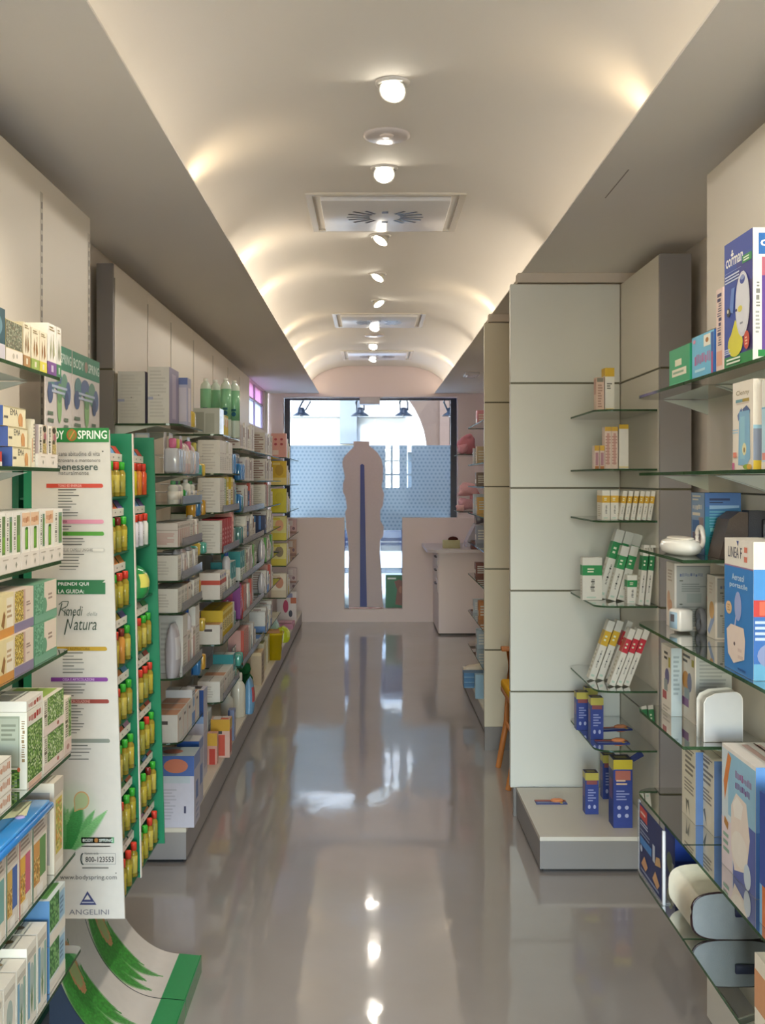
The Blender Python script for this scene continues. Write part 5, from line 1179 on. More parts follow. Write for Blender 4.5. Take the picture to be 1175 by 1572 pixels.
dcart('pink', 'pink baby', .08, .1, .2, 'e6a8a0', {'F': [('e', .3, .7, .1, .05, 'b03c4c'), ('e', .7, .7, .1, .05, 'b03c4c'), ('e', .3, .5, .1, .05, 'b03c4c'), ('r', .1, .1, .5, .3, 'f0dcd4')], 'L': [('e', .35, .72, .09, .04, 'b8404c'), ('e', .7, .72, .09, .04, 'b8404c'), ('e', .35, .6, .09, .04, 'b8404c'), ('e', .7, .6, .09, .04, 'b8404c'), ('r', .2, .1, .5, .3, 'e9c8c0')]})
dcart('navy', 'navy blue', .08, .12, .12, '24305c', {'F': [('r', .1, .3, .9, .5, '6a9ad0'), ('r', .3, .6, .7, .8, '3f7fc4')], 'L': [('r', .2, .2, .4, 1, '4f8fd0'), ('r', .6, .2, .75, 1, '4f7fc8')]})
dcart('teal', 'teal and white', .09, .12, .15, 'dfe2dc', {'F': [('r', 0, .4, 1, 1, '2a8f94'), ('l', .1, .1, .9, .35, 3, 'a0aaa4'), ('r', .2, .6, .7, .8, '8fc8c8')], 'L': [('r', 0, .45, 1, 1, '2a8f94')]})
dcart('green', 'green edged white', .06, .1, .15, 'e2ddcf', {'F': [('r', .6, 0, 1, 1, '4f9a30'), ('l', .1, .2, .5, .9, 8, 'a8a498')], 'L': [('r', .8, 0, 1, 1, '4f9a30'), ('l', .1, .2, .7, .9, 8, 'b8b4a8')]})
dcart('pur', 'magenta', .06, .12, .19, 'b8487c', {'F': [('r', .1, .1, .9, .3, 'd8a0c0'), ('l', .1, .5, .9, .9, 5, 'e0b0cc')], 'L': [('r', .6, .0, 1, 1, '8a3a8a')]})
dcart('rose', 'rose edged', .07, .1, .17, 'd8a49c', {'F': [('r', 0, .0, .12, 1, 'c85040'), ('l', .25, .2, .9, .9, 9, 'b88a84')], 'L': [('r', .8, 0, 1, 1, 'c85040')]})
dcart('brown', 'brown and white', .075, .11, .14, 'e3dccf', {'F': [('r', .1, .5, .9, .9, '8a6a5c'), ('l', .1, .1, .9, .4, 4, 'a49c90')], 'L': [('r', 0, .4, 1, .5, '6a4a48'), ('l', .1, .6, .9, .9, 4, '8a7a70')]})
dcart('strip', 'dark striped', .06, .11, .15, 'd8d2cc', {'F': [('r', .1, .1, .35, .9, '8a5a50'), ('r', .6, .1, .75, .9, '4a4a5c')], 'L': [('l', .1, .1, .9, .95, 8, '9a7c78')]})
dcart('orng', 'orange topped white', .1, .12, .1, 'e8e2d8', {'F': [('r', .3, .72, .6, .82, '5a4a44'), ('r', 0, .0, .06, 1, 'd88a5c')], 'L': [('r', .3, .65, .65, .78, '5a4f4a')], 'T': [('r', .04, .04, .96, .96, 'd8a07c')]})
def dpack(key, look, w, d, h, c1, c2, noun='blister pack', top=None):
    # card with a clear front shell over the goods
    mb = MB().box(-w/2, d/2 - .002, 0, w/2, d/2, h, c1)
    mb.rbox(-w/2 + .006, -d/2, 0.002, w/2 - .006, d/2 - .002, h * .62, c2, min(.01, d/3), 2)
    if top: mb.rbox(-w * .2, -d * .3, h * .62, w * .2, d * .2, h * .86, top, .005, 1)
    mb.art(((-w/2, d/2 - .002, 0), (w, 0, 0), (0, 0, h), (0, -1, 0)), [('r', .1, .86, .9, .96, 'e8e4dc')])
    des(key, look, noun, 'packet', w, d, h, mb.mesh(noun.replace(' ', '_'), 'gloss'), name=noun.replace(' ', '_'))
dpack('brush', 'clear pink-topped', .06, .06, .165, 'd8d4d4', 'c9c8cc', 'brush pack', 'd06a90')
dpack('brush2', 'clear blue-striped', .06, .05, .165, 'c4ccd8', 'b4c0d4', 'brush pack', 'c8bc5a')
dpack('bl_or', 'orange', .07, .035, .11, 'e0842c', 'e8c85a')
dpack('bl_bl', 'blue', .08, .04, .17, '2a68a8', '3f7fb8')
dpack('bl_te', 'teal', .07, .05, .1, '2f8f84', '5fb4a4')
dpack('bl_ye', 'yellow', .07, .04, .13, 'd8b41c', 'd8a43c')
dpack('bl_gr', 'dark green', .08, .05, .16, '2a5f5c', '5f8f8c')
dpack('bl_gd', 'green toy', .08, .06, .11, '5a94c8', '2f9a3c', 'toy pack')
def dbottle(key, look, r, h, body, cap, noun='bottle', sh=.7):
    mb = MB().lathe([(r * .92, 0), (r, .004), (r, h * sh), (r * .9, h * (sh + .07)), (r * .45, h * (sh + .14)), (r * .42, h * (sh + .15))], body, seg=16)
    if isinstance(body, str): mb.lathe([(r * 1.01, h * .2), (r * 1.012, h * .55)], 'e6e0d4', seg=16)
    mb.lathe([(r * .46, h * (sh + .14)), (r * .5, h * (sh + .16)), (r * .5, h * .97), (r * .4, h), (0, h)], cap, seg=14)
    des(key, look, noun, 'bottle', r * 2.06, r * 2.06, h, mb.mesh(noun, 'gloss'), name=noun)
dbottle('b_w', 'white', .026, .12, 'e4e0d8', 'd8d4d0')
dbottle('b_g', 'green-capped', .026, .11, 'cfcfc4', '4f8f5c')
dbottle('b_t', 'teal-capped', .027, .12, 'd8d4cc', '2f7f84')
dbottle('b_d', 'grey-capped', .025, .11, 'b8b0b4', '5a5a70')
dbottle('b_b', 'blue-capped', .024, .21, 'd8d4d8', '2a58b0', sh=.75)
def djar(key, look, r, h, body, lid):
    mb = MB().lathe([(r * .95, 0), (r, .004), (r, h * .68), (r * .97, h * .7)], body, seg=18).lathe([(r * 1.03, h * .7), (r * 1.04, h * .97), (r * .98, h), (0, h)], lid, seg=18)
    des(key, look, 'jar', 'jar', r * 2.1, r * 2.1, h, mb.mesh('jar', 'gloss'))
djar('jar', 'small white', .03, .06, 'e0dcd8', 'c8c8cc')
des('sach', 'pale pink', 'sachet', 'packet', .07, .05, .13, pouch_mesh(.07, .05, .13, 'dcc4c0', 'e8e0dc', 'sachet'))
des('sachv', 'violet', 'sachet', 'packet', .07, .06, .15, pouch_mesh(.07, .06, .15, 'a03a78', 'd0a0c0', 'sachet'))
des('sachw', 'silvery white', 'sachet', 'packet', .075, .06, .14, pouch_mesh(.075, .06, .14, 'c8c4cc', 'e6e4e8', 'sachet'))
des('sachg', 'pale blue', 'sachet', 'packet', .08, .06, .12, pouch_mesh(.08, .06, .12, '9ab8c4', 'c8dce0', 'sachet'))

def row(bay, lv, seq, gap=.006, scale=1., inset=.012, start=0.):
    lvs, a, b, xf_, nm = BAYS[bay]
    z = lvs[lv] if lv < len(lvs) else PZ
    up = lvs[lv - 1] - GT if lv > 0 else 9
    y = a + .012 + start; cnt = {}
    place = f'{ORD[lv]} shelf, {nm}'
    for k, key in enumerate(seq):
        look, noun, cat, w, d, h, me, nme = DES[key]
        s = min(scale, (up - z - .006) / h)
        w_ = w * (scale if s >= scale else max(s, .8))
        if y + w_ > b - .008: break
        sx = w_ / w
        o = inst(me, nme, None, (xf_ - inset - d * min(sx, 1.) / 2, y + w_ / 2, z + .0006), PI / 2)
        o.scale = (sx, min(sx, 1.), s)
        cnt[key] = cnt.get(key, 0) + 1
        tag(o, f'{look} {noun}, {ORD[k]} from the near end of the {place}', cat, f'goods on the {place} of the aisle shelving')
        y += w_ + gap
# first bay -----------------------------------------------------------
def free(mesh_or_key, x, y, z, label, cat, name, rz=PI / 2, sc=1., group=None):
    me = DES[mesh_or_key][6] if isinstance(mesh_or_key, str) else mesh_or_key
    o = inst(me, name, None, (x, y, z + .0006), rz); o.scale = (sc, sc, sc)
    return tag(o, label, cat, group)
GREYF = {'L': [('l', .1, .1, .92, .95, 14, 'c0bcb4'), ('e', .5, .5, .02, .01, '6a6860'), ('r', 0, .42, .25, .47, '9a9cb4')], 'F': [('r', 0, 0, 1, 1, '8f88a8'), ('r', .3, .1, .7, .9, 'b4aac0')]}
free(carton_mesh('tall_carton', .2, .115, .22, 'c9c5bc', GREYF), -1.01, 4.625, GA[0], 'wide grey-white carton, first on the top shelf by the grey end panel', 'box', 'tall_carton')
free(carton_mesh('tall_carton', .22, .09, .238, 'd0ccc4', GREYF), -.893, 4.622, GA[0], 'tallest grey-white carton at the front of the top shelf, first bay', 'box', 'tall_carton')
free(carton_mesh('tall_carton', .09, .045, .215, 'a9a8c0', {'L': [('r', 0, .86, 1, 1, '5a6aa0'), ('r', .1, .1, .9, .8, 'c4bcc8')], 'F': [('r', .2, .1, .8, .8, 'd8d0d8')]}), -.835, 4.80, GA[0], 'slim lilac carton with blue top beside the grey-white cartons', 'box', 'tall_carton')
free('bl_or', -.84, 5.0, GA[0], 'orange and red packet at the far end of the top shelf, first bay', 'packet', 'blister_pack', sc=1.2)
row('A', 1, FL('brush', 'brush2', 'brush', 'sach', 'sach', 'brush', 'sach', 'brush2'), scale=1.05)
row('A', 2, FL('b_g', 'b_d', 'b_g', 'bl_gd', 'jar', 'b_w', 'jar', 'b_g', 'jar'), scale=.9)
row('A', 3, FL('wpink', 'wpink', 'wpink', 'wpink', 'wpink', 'wpink', 'w', 'wpink', 'b_w', 'wpink'))
row('A', 4, FL('w', 'sachw', 'wpink', 'sach', 'w', 'sachw', 'w'), scale=1.05)
row('A', 5, FL('w', 'w', 'w', 'orng', 'b_d', 'w', 'w'), scale=1.0)
row('A', 6, FL('sachw', 'wtall', 'wpink', 'b_b', 'wpink', 'wtall', 'sach', 'wpink', 'sach'), scale=1.6, gap=.004)
row('A', 7, FL('orng', 'orng', 'orng', 'wblue', 'orng'), scale=1.15)
# the same shelves seen end-on: goods at the back of the near end
def backrow(lv, keys, scale=1.):
    lvs = GA; z = lvs[lv]; x = -.945; up = lvs[lv - 1] - GT
    for k, key in enumerate(keys):
        look, noun, cat, w, d, h, me, nme = DES[key]
        s = min(scale, (up - z - .006) / h)
        x -= w * s / 2
        if x - w * s / 2 < -1.055: break
        o = inst(me, nme, None, (x, 4.53 + d * s / 2, z + .0006), 0); o.scale = (s, s, s)
        tag(o, f'{look} {noun} facing the shop, {ORD[k]} on {ORD[lv]} shelf, first bay', cat, f'goods facing the shop on the {ORD[lv]} shelf of the first bay')
        x -= w * s / 2 + .005
backrow(1, FL('brush2', 'brush'), 1.05); backrow(2, FL('b_d', 'b_g', 'b_w'), .95); backrow(3, FL('navy', 'wpink', 'wpink')); backrow(4, FL('w', 'w'), 1.1)
backrow(5, FL('w', 'w')); backrow(6, FL('wtall', 'wtall', 'wtall'), 1.5); backrow(7, FL('wtall', 'wblue'), 1.4)
# packets on pegs in the gap between the first two bays
t = None
for i, z in enumerate((1.62, 1.42, 1.22, 1.02, .82, .62)):
    for j, y in enumerate((5.26, 5.42, 5.58)):
        if (i + j) % 3 == 2 and i > 2: continue
        kk = ('bl_or', 'bl_ye', 'bl_te', 'bl_bl')[(i + j * 2) % 4]
        t = thing('hanging_packet', f'{DES[kk][0]} hanging packet, {ORD[j]} of peg row {("one", "two", "three", "four", "five", "six")[i]} between the first two bays', 'packet', (-.88, y, z), PI / 2, 'packets on pegs between the first two bays')
        inst(DES[kk][6], 'packet_card', t)
        h = DES[kk][5]
        MB().tube([(0, DES[kk][4] / 2 + .165, h * .96), (0, -.0, h * .96), (0, -.008, h)], .0022, 'b0b0b0', 6).obj('peg', 'metal', t)
# second bay
GLB = MB()
r, h = .025, .27
GLB.lathe([(r * .9, 0), (r, .006), (r, h * .84), (r * .85, h * .9), (r * .4, h * .95), (r * .38, h * .96)], 'c8d4c8', seg=18).lathe([(r * .42, h * .955), (r * .42, h), (0, h)], 'e6e8e0', seg=14).lathe([(r * 1.012, h * .3), (r * 1.012, h * .82)], '7fb890', seg=18)
GLB.art(((-.018, -r * 1.02, h * .36), (.036, 0, 0), (0, 0, h * .2), (0, -1, 0)), [('r', .2, .5, .8, .7, '2f5f6a'), ('e', .5, .25, .3, .2, '2f5f7a')])
glb = GLB.mesh('bottle', 'gloss')
for k, x in enumerate((-.952, -.886, -.845)):
    pass
for k, (px, y) in enumerate(((316, 6.18), (331, 6.27), (347, 6.19), (360, 6.32))):
    free(glb, wx(px, y), y, GB[0], f'{ORD[k]} large clear bottle with green label standing on the second bay top shelf', 'bottle', 'bottle', 0, 1.25)
t = free(carton_mesh('clear_pack', .16, .14, .14, 'c9cdc4', {'F': [('r', .1, .05, .5, .7, 'a8aca0')], 'L': [('r', .05, .05, .4, .85, 'a4a89c'), ('r', .45, .05, .8, .8, 'b4b8ac')], 'R': []}, 'gloss'), -.885, 5.86, GB[0], 'square grey clear pack at the near end of the second bay top shelf', 'packet', 'clear_pack')
row('B', 0, FL('yel2', 'yel2'), scale=.95, start=.19)
row('B', 1, FL('wtall', 'wtall', 'wtall', 'w', 'wtall', 'wtall', 'bl_bl', 'bl_bl'), scale=1.15)
row('B', 2, FL('wtall', 'wtall', 'green', 'yel', 'w', 'yel', 'strip', 'bl_gr'), scale=1.2)
row('B', 3, FL('wtall', 'red', 'red', 'red', 'red', 'pink', 'bl_gr'), scale=1.12)
row('B', 4, FL('wred', 'wred', 'wred', 'b_t', 'w', 'b_b', 'teal', 'teal'), scale=1.1)
row('B', 5, FL('orng', 'yel', 'yel', 'yel', 'yel', 'yel', 'wtall', 'bl_gr'), scale=1.05)
row('B', 6, FL('w', 'w', 'orng', 'w', 'w', 'w', 'teal', 'bl_te', 'w'), scale=1.1)
# further bays
c = FL
row('C', 0, c('strip', 'strip', 'brown', 'wtall', 'strip', 'brown', 'w', 'wtall', 'strip', 'wtall'), scale=1.1)
row('C', 1, c('bl_bl', 'bl_bl', 'bl_bl', 'strip', 'strip', 'wtall', 'strip', 'brown', 'strip', 'wtall'), scale=1.0)
row('C', 2, c('bl_bl', 'bl_gr', 'strip', 'wtall', 'strip', 'navy', 'rose', 'strip', 'wtall'), scale=1.1)
row('C', 3, c('bl_gr', 'bl_gr', 'w', 'wtall', 'navy', 'strip', 'w', 'wtall', 'brown', 'w'), scale=1.1)
row('C', 4, c('teal', 'teal', 'green', 'brown', 'w', 'strip', 'wtall', 'sachw', 'green', 'w'), scale=1.2)
row('C', 5, c('pur', 'sachv', 'rose', 'rose', 'sachw', 'wtall', 'sachw', 'rose', 'sachw'), scale=1.15)
row('C', 6, c('bl_te', 'bl_te', 'rose', 'rose', 'rose', 'strip', 'wtall', 'sachg', 'strip', 'w'), scale=1.2)
row('D', 0, c('strip', 'wtall', 'strip', 'brown', 'wtall', 'strip', 'w', 'strip'), scale=1.1)
row('D', 1, c('strip', 'wtall', 'brown', 'strip', 'w', 'wtall', 'brown', 'w'), scale=1.1)
row('D', 2, c('wtall', 'strip', 'rose', 'wtall', 'green', 'strip', 'w', 'w'), scale=1.1)
row('D', 3, c('navy', 'strip', 'sachw', 'w', 'wtall', 'sachw', 'brown', 'w'), scale=1.1)
row('D', 4, c('sachw', 'green', 'sachw', 'brown', 'w', 'sachw', 'green', 'w'), scale=1.2)
row('D', 5, c('sachw', 'strip', 'sachw', 'wblue', 'w', 'rose', 'wtall', 'w'), scale=1.1)
row('D', 6, c('wblue', 'strip', 'wblue', 'sachg', 'w', 'wblue', 'strip'), scale=1.2)
BB = lambda c1, c2, c3: {'F': [('r', 0, 0, 1, .3, c2), ('e', .55, .62, .28, .24, c3), ('r', .1, .84, .6, .93, c2)], 'R': [('r', .2, 0, .8, 1, c1)], 'L': [('r', 0, 0, 1, 1, c1)]}
eb = [('e6a8a0', {'F': [('e', .3, .75, .1, .05, 'b03c4c'), ('e', .7, .75, .1, .05, 'b03c4c'), ('e', .3, .55, .1, .05, 'b03c4c'), ('e', .7, .55, .1, .05, 'b03c4c'), ('r', .1, .1, .5, .3, 'f0dcd4')]}, 'pink spotted'),
      ('d8b420', BB('d8b420', 'e6d27a', 'b89418'), 'golden yellow'), ('cfc41c', BB('cfc41c', 'cfc41c', 'c4b818'), 'lime yellow'), ('dcd48a', BB('dcc84a', 'd8c83c', 'e0a880'), 'pale yellow baby'),
      ('e0d68c', BB('d8c83c', 'cfc03c', '8a7a5c'), 'cream and yellow'), ('e6dccb', BB('c8b47c', 'd8c8b0', 'c88a70'), 'cream and tan')]
for lv, (c_, art, nm) in enumerate(eb):
    gap = (GD[lv - 1] - GD[lv]) if lv else .28
    w = .14; h = min(gap - .03, .225)
    free(carton_mesh('carton', w, .11, h, c_, art), -.872, 10.175, GD[lv], f'{nm} carton at the near end of the {ORD[lv]} shelf, last bay', 'box', 'carton', 0)
    row('E', lv, FL('w', 'wtall', 'yel2', 'w'), scale=1.2, gap=.03, start=.2)
# plinth goods
def pl(px, py, w, d, h, base, art, label, name='carton', rz=PI / 2, cat='box'):
    x, y = at(px, py, PZ); me = carton_mesh(name, w, d, h, base, art)
    o = inst(me, name, None, (x, y, PZ + .0006), rz); return tag(o, label, cat)
NAP = {'F': [('r', .3, .35, .7, .6, '6a84c0'), ('r', 0, .8, 1, 1, '8a9ac8'), ('l', .3, .05, .8, .3, 3, '9aa4c4')], 'L': [('r', 0, .72, 1, 1, '4a68a8'), ('e', .55, .86, .3, .1, 'c8785c'), ('r', .1, .62, .9, .72, 'b9c4cc'), ('l', .1, .1, .6, .55, 10, 'b4b2c0'), ('r', .75, .2, .8, .3, '3a3a5c')], 'T': [('r', 0, 0, 1, 1, 'b4c4c8'), ('e', .5, .6, .25, .25, 'c8806a')]}
pl(272, 1262, .15, .17, .3, 'c9c6d4', NAP, 'large white and blue nappy pack, first on the long plinth')
pl(292, 1232, .12, .1, .29, 'c4c2d0', {'F': [('r', .2, .3, .8, .6, '7a90c8'), ('r', 0, .85, 1, 1, '8a9cc8')], 'L': [('r', 0, .8, 1, 1, '2f5fa8')], 'T': [('r', .05, .05, .95, .95, 'e0dcd8')]}, 'second white and blue pack close behind the nappy pack')
pl(300, 1190, .12, .1, .43, 'd0ccd8', {'L': [('r', 0, .7, 1, 1, '2a4f94'), ('r', 0, .62, 1, .7, '8fa8d0')], 'F': [('r', .1, .1, .9, .5, 'bab4c8'), ('r', 0, .9, 1, 1, 'b9c0d8')], 'T': [('r', .1, .2, .9, .8, '3a3434'), ('r', .05, .05, .3, .95, 'e8e4dc')]}, 'tall blue-topped white carton on the long plinth')
pl(302, 1158, .13, .14, .24, 'cdd8da', {'L': [('r', .2, .25, .85, .8, '8fb4c4'), ('r', .35, .4, .8, .6, '6f9cb4'), ('r', 0, .92, 1, 1, 'ece4d4')], 'F': [('l', .2, .2, .8, .8, 6, 'a4b4bc')]}, 'white carton with pale blue window at the back of the long plinth')
pl(340, 1160, .09, .1, .2, 'd8b0a0', {'L': [('r', 0, .7, 1, 1, 'd0a02c'), ('r', .25, .05, .75, .6, 'c8503c'), ('r', .4, .62, .6, .7, '3a3a3c'), ('r', 0, .0, .2, .6, 'd89080')], 'F': [('r', .2, .1, .8, .7, 'd0604a'), ('r', 0, .75, 1, 1, 'd8b44c')], 'T': [('r', .1, .1, .9, .9, 'd8d4d0'), ('r', .1, .1, .5, .5, 'd0603c')]}, 'red and yellow carton on the long plinth before the cream bottles')
pl(327, 1172, .05, .05, .16, 'd8a090', {'L': [('r', .2, 0, .8, .5, 'c84838'), ('r', 0, .6, 1, 1, 'd8a83c')]}, 'slim red carton beside the red and yellow carton')
pl(356, 1135, .07, .035, .17, '8a94b4', {'F': [('r', .2, .1, .8, .9, 'c8c4cc')], 'L': [('r', 0, 0, .3, 1, '4a5a84')]}, 'slim grey and blue carton beside the first cream bottle')
def fb(px, py, r, h, body, cap, label, sh=.62):
    x, y = at(px, py, PZ); t = thing('bottle', label, 'bottle', (x, y, PZ + .0006))
    MB().lathe([(r * .92, 0), (r, .006), (r, h * sh), (r * .85, h * (sh + .12)), (r * .5, h * (sh + .2)), (r * .48, h * (sh + .22))], body, seg=20).obj('body', 'gloss', t)
    MB().lathe([(r * .52, h * (sh + .2)), (r * .56, h * (sh + .22)), (r * .56, h * .97), (r * .5, h), (0, h)], cap, seg=18).obj('cap', 'gloss', t)
fb(366, 1100, .045, .27, 'ddd6c4', 'd8d2c4', 'large cream bottle on the long plinth')
fb(349, 1112, .04, .21, 'd8d2c0', 'd4cec0', 'smaller cream bottle behind the large cream bottle')
fb(352, 1125, .03, .1, 'dcd8cc', 'dcd8cc', 'short cream bottle in front of the smaller cream bottle')
x, y = at(383, 1094, PZ); o = inst(pouch_mesh(.11, .07, .22, '6f9cc0', 'c85a5c', 'packet'), 'packet', None, (x, y, PZ + .001), PI / 2); tag(o, 'pale blue and pink plastic packet beside the large cream bottle', 'packet')
x, y = at(376, 1062, PZ)
t = thing('plush_toy', 'dark green plush toy on the long plinth', 'toy', (x, y, PZ + .0006))
MB().lathe([(0, 0), (.05, .01), (.062, .05), (.055, .1), (.03, .13), (0, .135)], '1f5a34', seg=16).obj('body', 'cloth', t)
MB().lathe([(0, 0), (.035, .01), (.045, .04), (.035, .075), (0, .085)], '2a6a3c', c=(.0, -.02, .12), seg=14).obj('head', 'cloth', t)
pl(392, 1048, .2, .11, .23, 'c8b090', {'L': [('r', 0, .9, 1, 1, 'dcc49c'), ('r', .0, .0, .3, .9, 'a88c6c')], 'F': [('r', .05, .05, .95, .9, 'b0a088'), ('l', .1, .1, .8, .8, 5, '8a7c64')], 'T': [('r', .05, .05, .95, .95, 'd4b88c')]}, 'tan carton on the long plinth behind the green plush toy')
pl(399, 1030, .2, .08, .22, 'd8d0b0', {'T': [('r', .1, .1, .9, .9, '8a8a4c')], 'F': [('r', .1, .3, .9, .9, 'd0c8a0')], 'L': [('r', 0, .8, 1, 1, 'e4dcc0')]}, 'first cream carton with olive lid before the yellow bin')
pl(405, 1017, .14, .08, .22, 'd4ccb4', {'T': [('r', .1, .1, .9, .9, 'c4bc84')], 'F': [('r', .2, .1, .8, .9, 'd8c878')]}, 'second cream carton with olive lid before the yellow bin')
x, y = at(420, 1012, PZ)
t = thing('storage_bin', 'yellow plastic bin full of orange packets on the long plinth', 'bin', (x, y, PZ + .0006))
MB().lathe([(.085, 0), (.105, .2), (.112, .205), (.112, .22), (.1, .22), (.08, .01), (0, .01)], 'c8ac10', seg=4, sx=1., sy=1.).obj('bin', 'plastic', t, rz=PI / 4)
o = inst(carton_mesh('packet', .1, .1, .05, 'a86c20', {'T': [('r', .1, .1, .5, .9, 'c8902c')]}), 'packet', None, (x, y, PZ + .19), 0.1); tag(o, 'orange brown packet on top of the yellow bin', 'packet')
x, y = at(434, 985, PZ); o = inst(pouch_mesh(.16, .14, .14, 'c8d42c', 'd8e06a', 'gift_bag'), 'gift_bag', None, (x, y, PZ + .001), PI / 2); tag(o, 'crumpled lime yellow bag behind the yellow bin', 'bag')
x, y = at(420, 992, PZ); o = inst(pouch_mesh(.18, .14, .2, 'a4c4c4', 'c4dcd8', 'gift_bag'), 'gift_bag', None, (x - .05, y + .42, PZ + .001), PI / 2); tag(o, 'pale blue bag beside the lime yellow bag', 'bag')
pl(436, 963, .3, .2, .05, 'c88aa0', {'T': [('r', .1, .1, .9, .9, 'e0b0bc'), ('r', .1, .1, .3, .9, '8a4a48')]}, 'flat pink box at the far end of the long plinth')
pl(441, 952, .12, .2, .3, 'dcd0d0', {'L': [('e', .45, .5, .14, .22, 'b8305c'), ('e', .7, .25, .1, .12, '3a3a4c'), ('r', .7, .6, 1, .8, 'c86a48'), ('r', .1, .8, .8, .95, '8a8ab0')]}, 'white carton with a pink figure at the end of the long plinth')

for k, (lv, col, nm, w, h) in enumerate(((3, 'd0a8a8', 'dusky pink', .1, .14), (4, 'c8a08c', 'pale terracotta', .09, .16), (5, 'cdb4b4', 'greyish pink', .1, .15))):
    me = carton_mesh('carton', w, .1, h, col, {'F': [('r', .1, .5, .6, .9, 'e0d0cc'), ('e', .7, .3, .15, .12, '8a6470'), ('r', 0, 0, 1, .08, 'a87a70')]})
    free(me, -.862, 11.72, GD[lv], f'{nm} carton at the window end of the {ORD[lv]} shelf, last bay', 'box', 'carton', 0)
# ================================================================ front window: standee, poster, counter goods, outside
YS = YF + .05
out = [(543, 676.5), (567, 676.5), (567.5, 684), (574, 688.5), (580, 694), (586, 704), (588.5, 716), (588, 735), (586, 745), (590, 757), (588, 775), (584, 782), (584, 797), (589.5, 808), (588.5, 822), (584, 828), (583.5, 846), (586, 882), (587.7, 923), (589.8, 932),
       (536, 933), (535, 890), (536, 856), (535, 831), (531.5, 808), (531, 797), (530, 785), (533, 779), (530.7, 762), (526.6, 754), (526.6, 741), (530, 732), (526.6, 716), (525.5, 709), (528, 701), (533, 695), (538, 690), (543, 686)]
zst = .1476
kx, kz = wx(560, YS), wz(933, YS)
pts = [(wx(px, YS) - kx, wz(py, YS) - kz) for px, py in out][::-1]
t = thing('standee', 'tall pinkish grey bottle-shaped cardboard standee in the window gap', 'display stand', (kx, YS, zst))
MB().prism(pts, -.004, .004, 'bfaeb0', 'y').obj('cutout', 'card', t)
MB().prism([(wx(553, YS) - kx, wz(930, YS) - kz) for _ in (0,)] + [(wx(563.5, YS) - kx, wz(930, YS) - kz), (wx(559.5, YS) - kx, wz(713, YS) - kz), (wx(556, YS) - kx, wz(711, YS) - kz), (wx(553.4, YS) - kx, wz(713, YS) - kz)], -.02, -.005, '2a3680', 'y').obj('back_strut', 'card', t)
MB().box(wx(536, YS) - kx, -.022, 0, wx(588, YS) - kx, .02, .018, '7a2420').obj('base_bar', 'plastic', t)
yp = YF + .15
t = thing('poster_board', 'green poster with a brown figure leaning in the window gap', 'poster', (wx(607, yp), yp, .1))
w = .22
mb = MB().box(-w/2, -.004, 0, w/2, .004, .42, '1a6a44')
mb.art(((-w/2, -.0042, 0), (w, 0, 0), (0, 0, .42), (0, -1, 0)), [('l', .1, .86, .7, .95, 1, 'dfe6e0'), ('p', [(.5, .2), (.6, .6), (.45, .82), (.7, .88), (1, .8), (1, .15)], '7a4a40'), ('e', .8, .6, .12, .1, 'a06a58')])
mb.obj('board', 'card', t)
# goods on the counter
x, y = 0.81, 11.35
t = thing('tissue_box', 'olive cream box with a dark opening on the counter top', 'box', (wx(693, 11.3), 11.3, .8926))
MB().rbox(-.09, -.05, 0, .09, .05, .085, 'b4ad84', .004).obj('carton', 'card', t)
MB().lathe([(0, 0), (.055, 0), (.05, .02), (.03, .035), (0, .04)], '4a2420', c=(.02, 0, .083), seg=16, sy=.6).obj('tissue', 'cloth', t)
t = thing('cash_register', 'grey cash register at the back of the counter', 'cash register', (wx(727, 11.5), 11.6, .8926))
MB().prism([(-.08, 0), (.2, 0), (.2, .2), (.1, .26), (.02, .24), (-.08, .05)], -.15, .15, 'b8b0b8', 'y').obj('body', 'plastic', t)
MB().rbox(.03, -.12, .24, .13, .12, .34, '6a6068', .008).obj('display', 'plastic', t)
o = inst(carton_mesh('box', .22, .12, .09, '6a3a30', {'F': [('r', 0, .9, 1, 1, '8a5a4a')]}), 'box', None, (wx(740, 11.1), 11.12, .8926), 0); tag(o, 'brown box at the counter corner nearest the shelves', 'box')
# soft pink goods hung on the pier beside the window
def soft(x, y, z, w, d, h, col, label, noun, seed):
    r = random.Random(seed)
    bm = bmesh.new(); bmesh.ops.create_uvsphere(bm, u_segments=20, v_segments=14, radius=1.)
    ph = [r.uniform(0, 6) for _ in range(6)]
    for v in bm.verts:
        p = v.co
        k = 1 + .14 * math.sin(3.2 * p.x + ph[0]) * math.sin(2.7 * p.z + ph[1]) + .1 * math.sin(6 * p.z + ph[2]) * math.cos(5 * p.x + ph[3])
        f = lambda q: math.copysign(abs(q) ** .7, q)
        v.co = Vector((f(p.x) * w / 2 * k, f(p.y) * d / 2 * k, f(p.z) * h / 2 * k))
    mb = MB(); bm.verts.index_update()
    mb.add([v.co[:] for v in bm.verts], [tuple(v.index for v in f_.verts) for f_ in bm.faces], col, 0, True); bm.free()
    o = mb.obj(noun, 'cloth', None, (x, y, z)); tag(o, label, 'baby clothes')
yy = 11.0
shelf(.88, 1.35, 10.8, 11.4, 1.866, 'upper glass shelf over the counter', 'glass shelves over the counter', '', .05, 1, False)
shelf(.88, 1.35, 10.8, 11.4, 1.29, 'lower glass shelf over the counter', 'glass shelves over the counter', '', .05, 1, False)
soft(wx(718, yy), yy + .1, 1.866 + .108, .17, .16, .19, 'd88f9c', 'folded pink baby garment on the upper shelf over the counter', 'baby_garment', 1)
soft(.93, yy - .1, 1.866 + .055, .1, .1, .1, 'dfa0ac', 'small pink bundle beside the folded pink garment', 'baby_garment', 2)
soft(wx(733, yy), yy + .26, 1.29 + .108, .1, .08, .2, 'd89098', 'upright pink garment hanging over the lower counter shelf', 'baby_garment', 3)
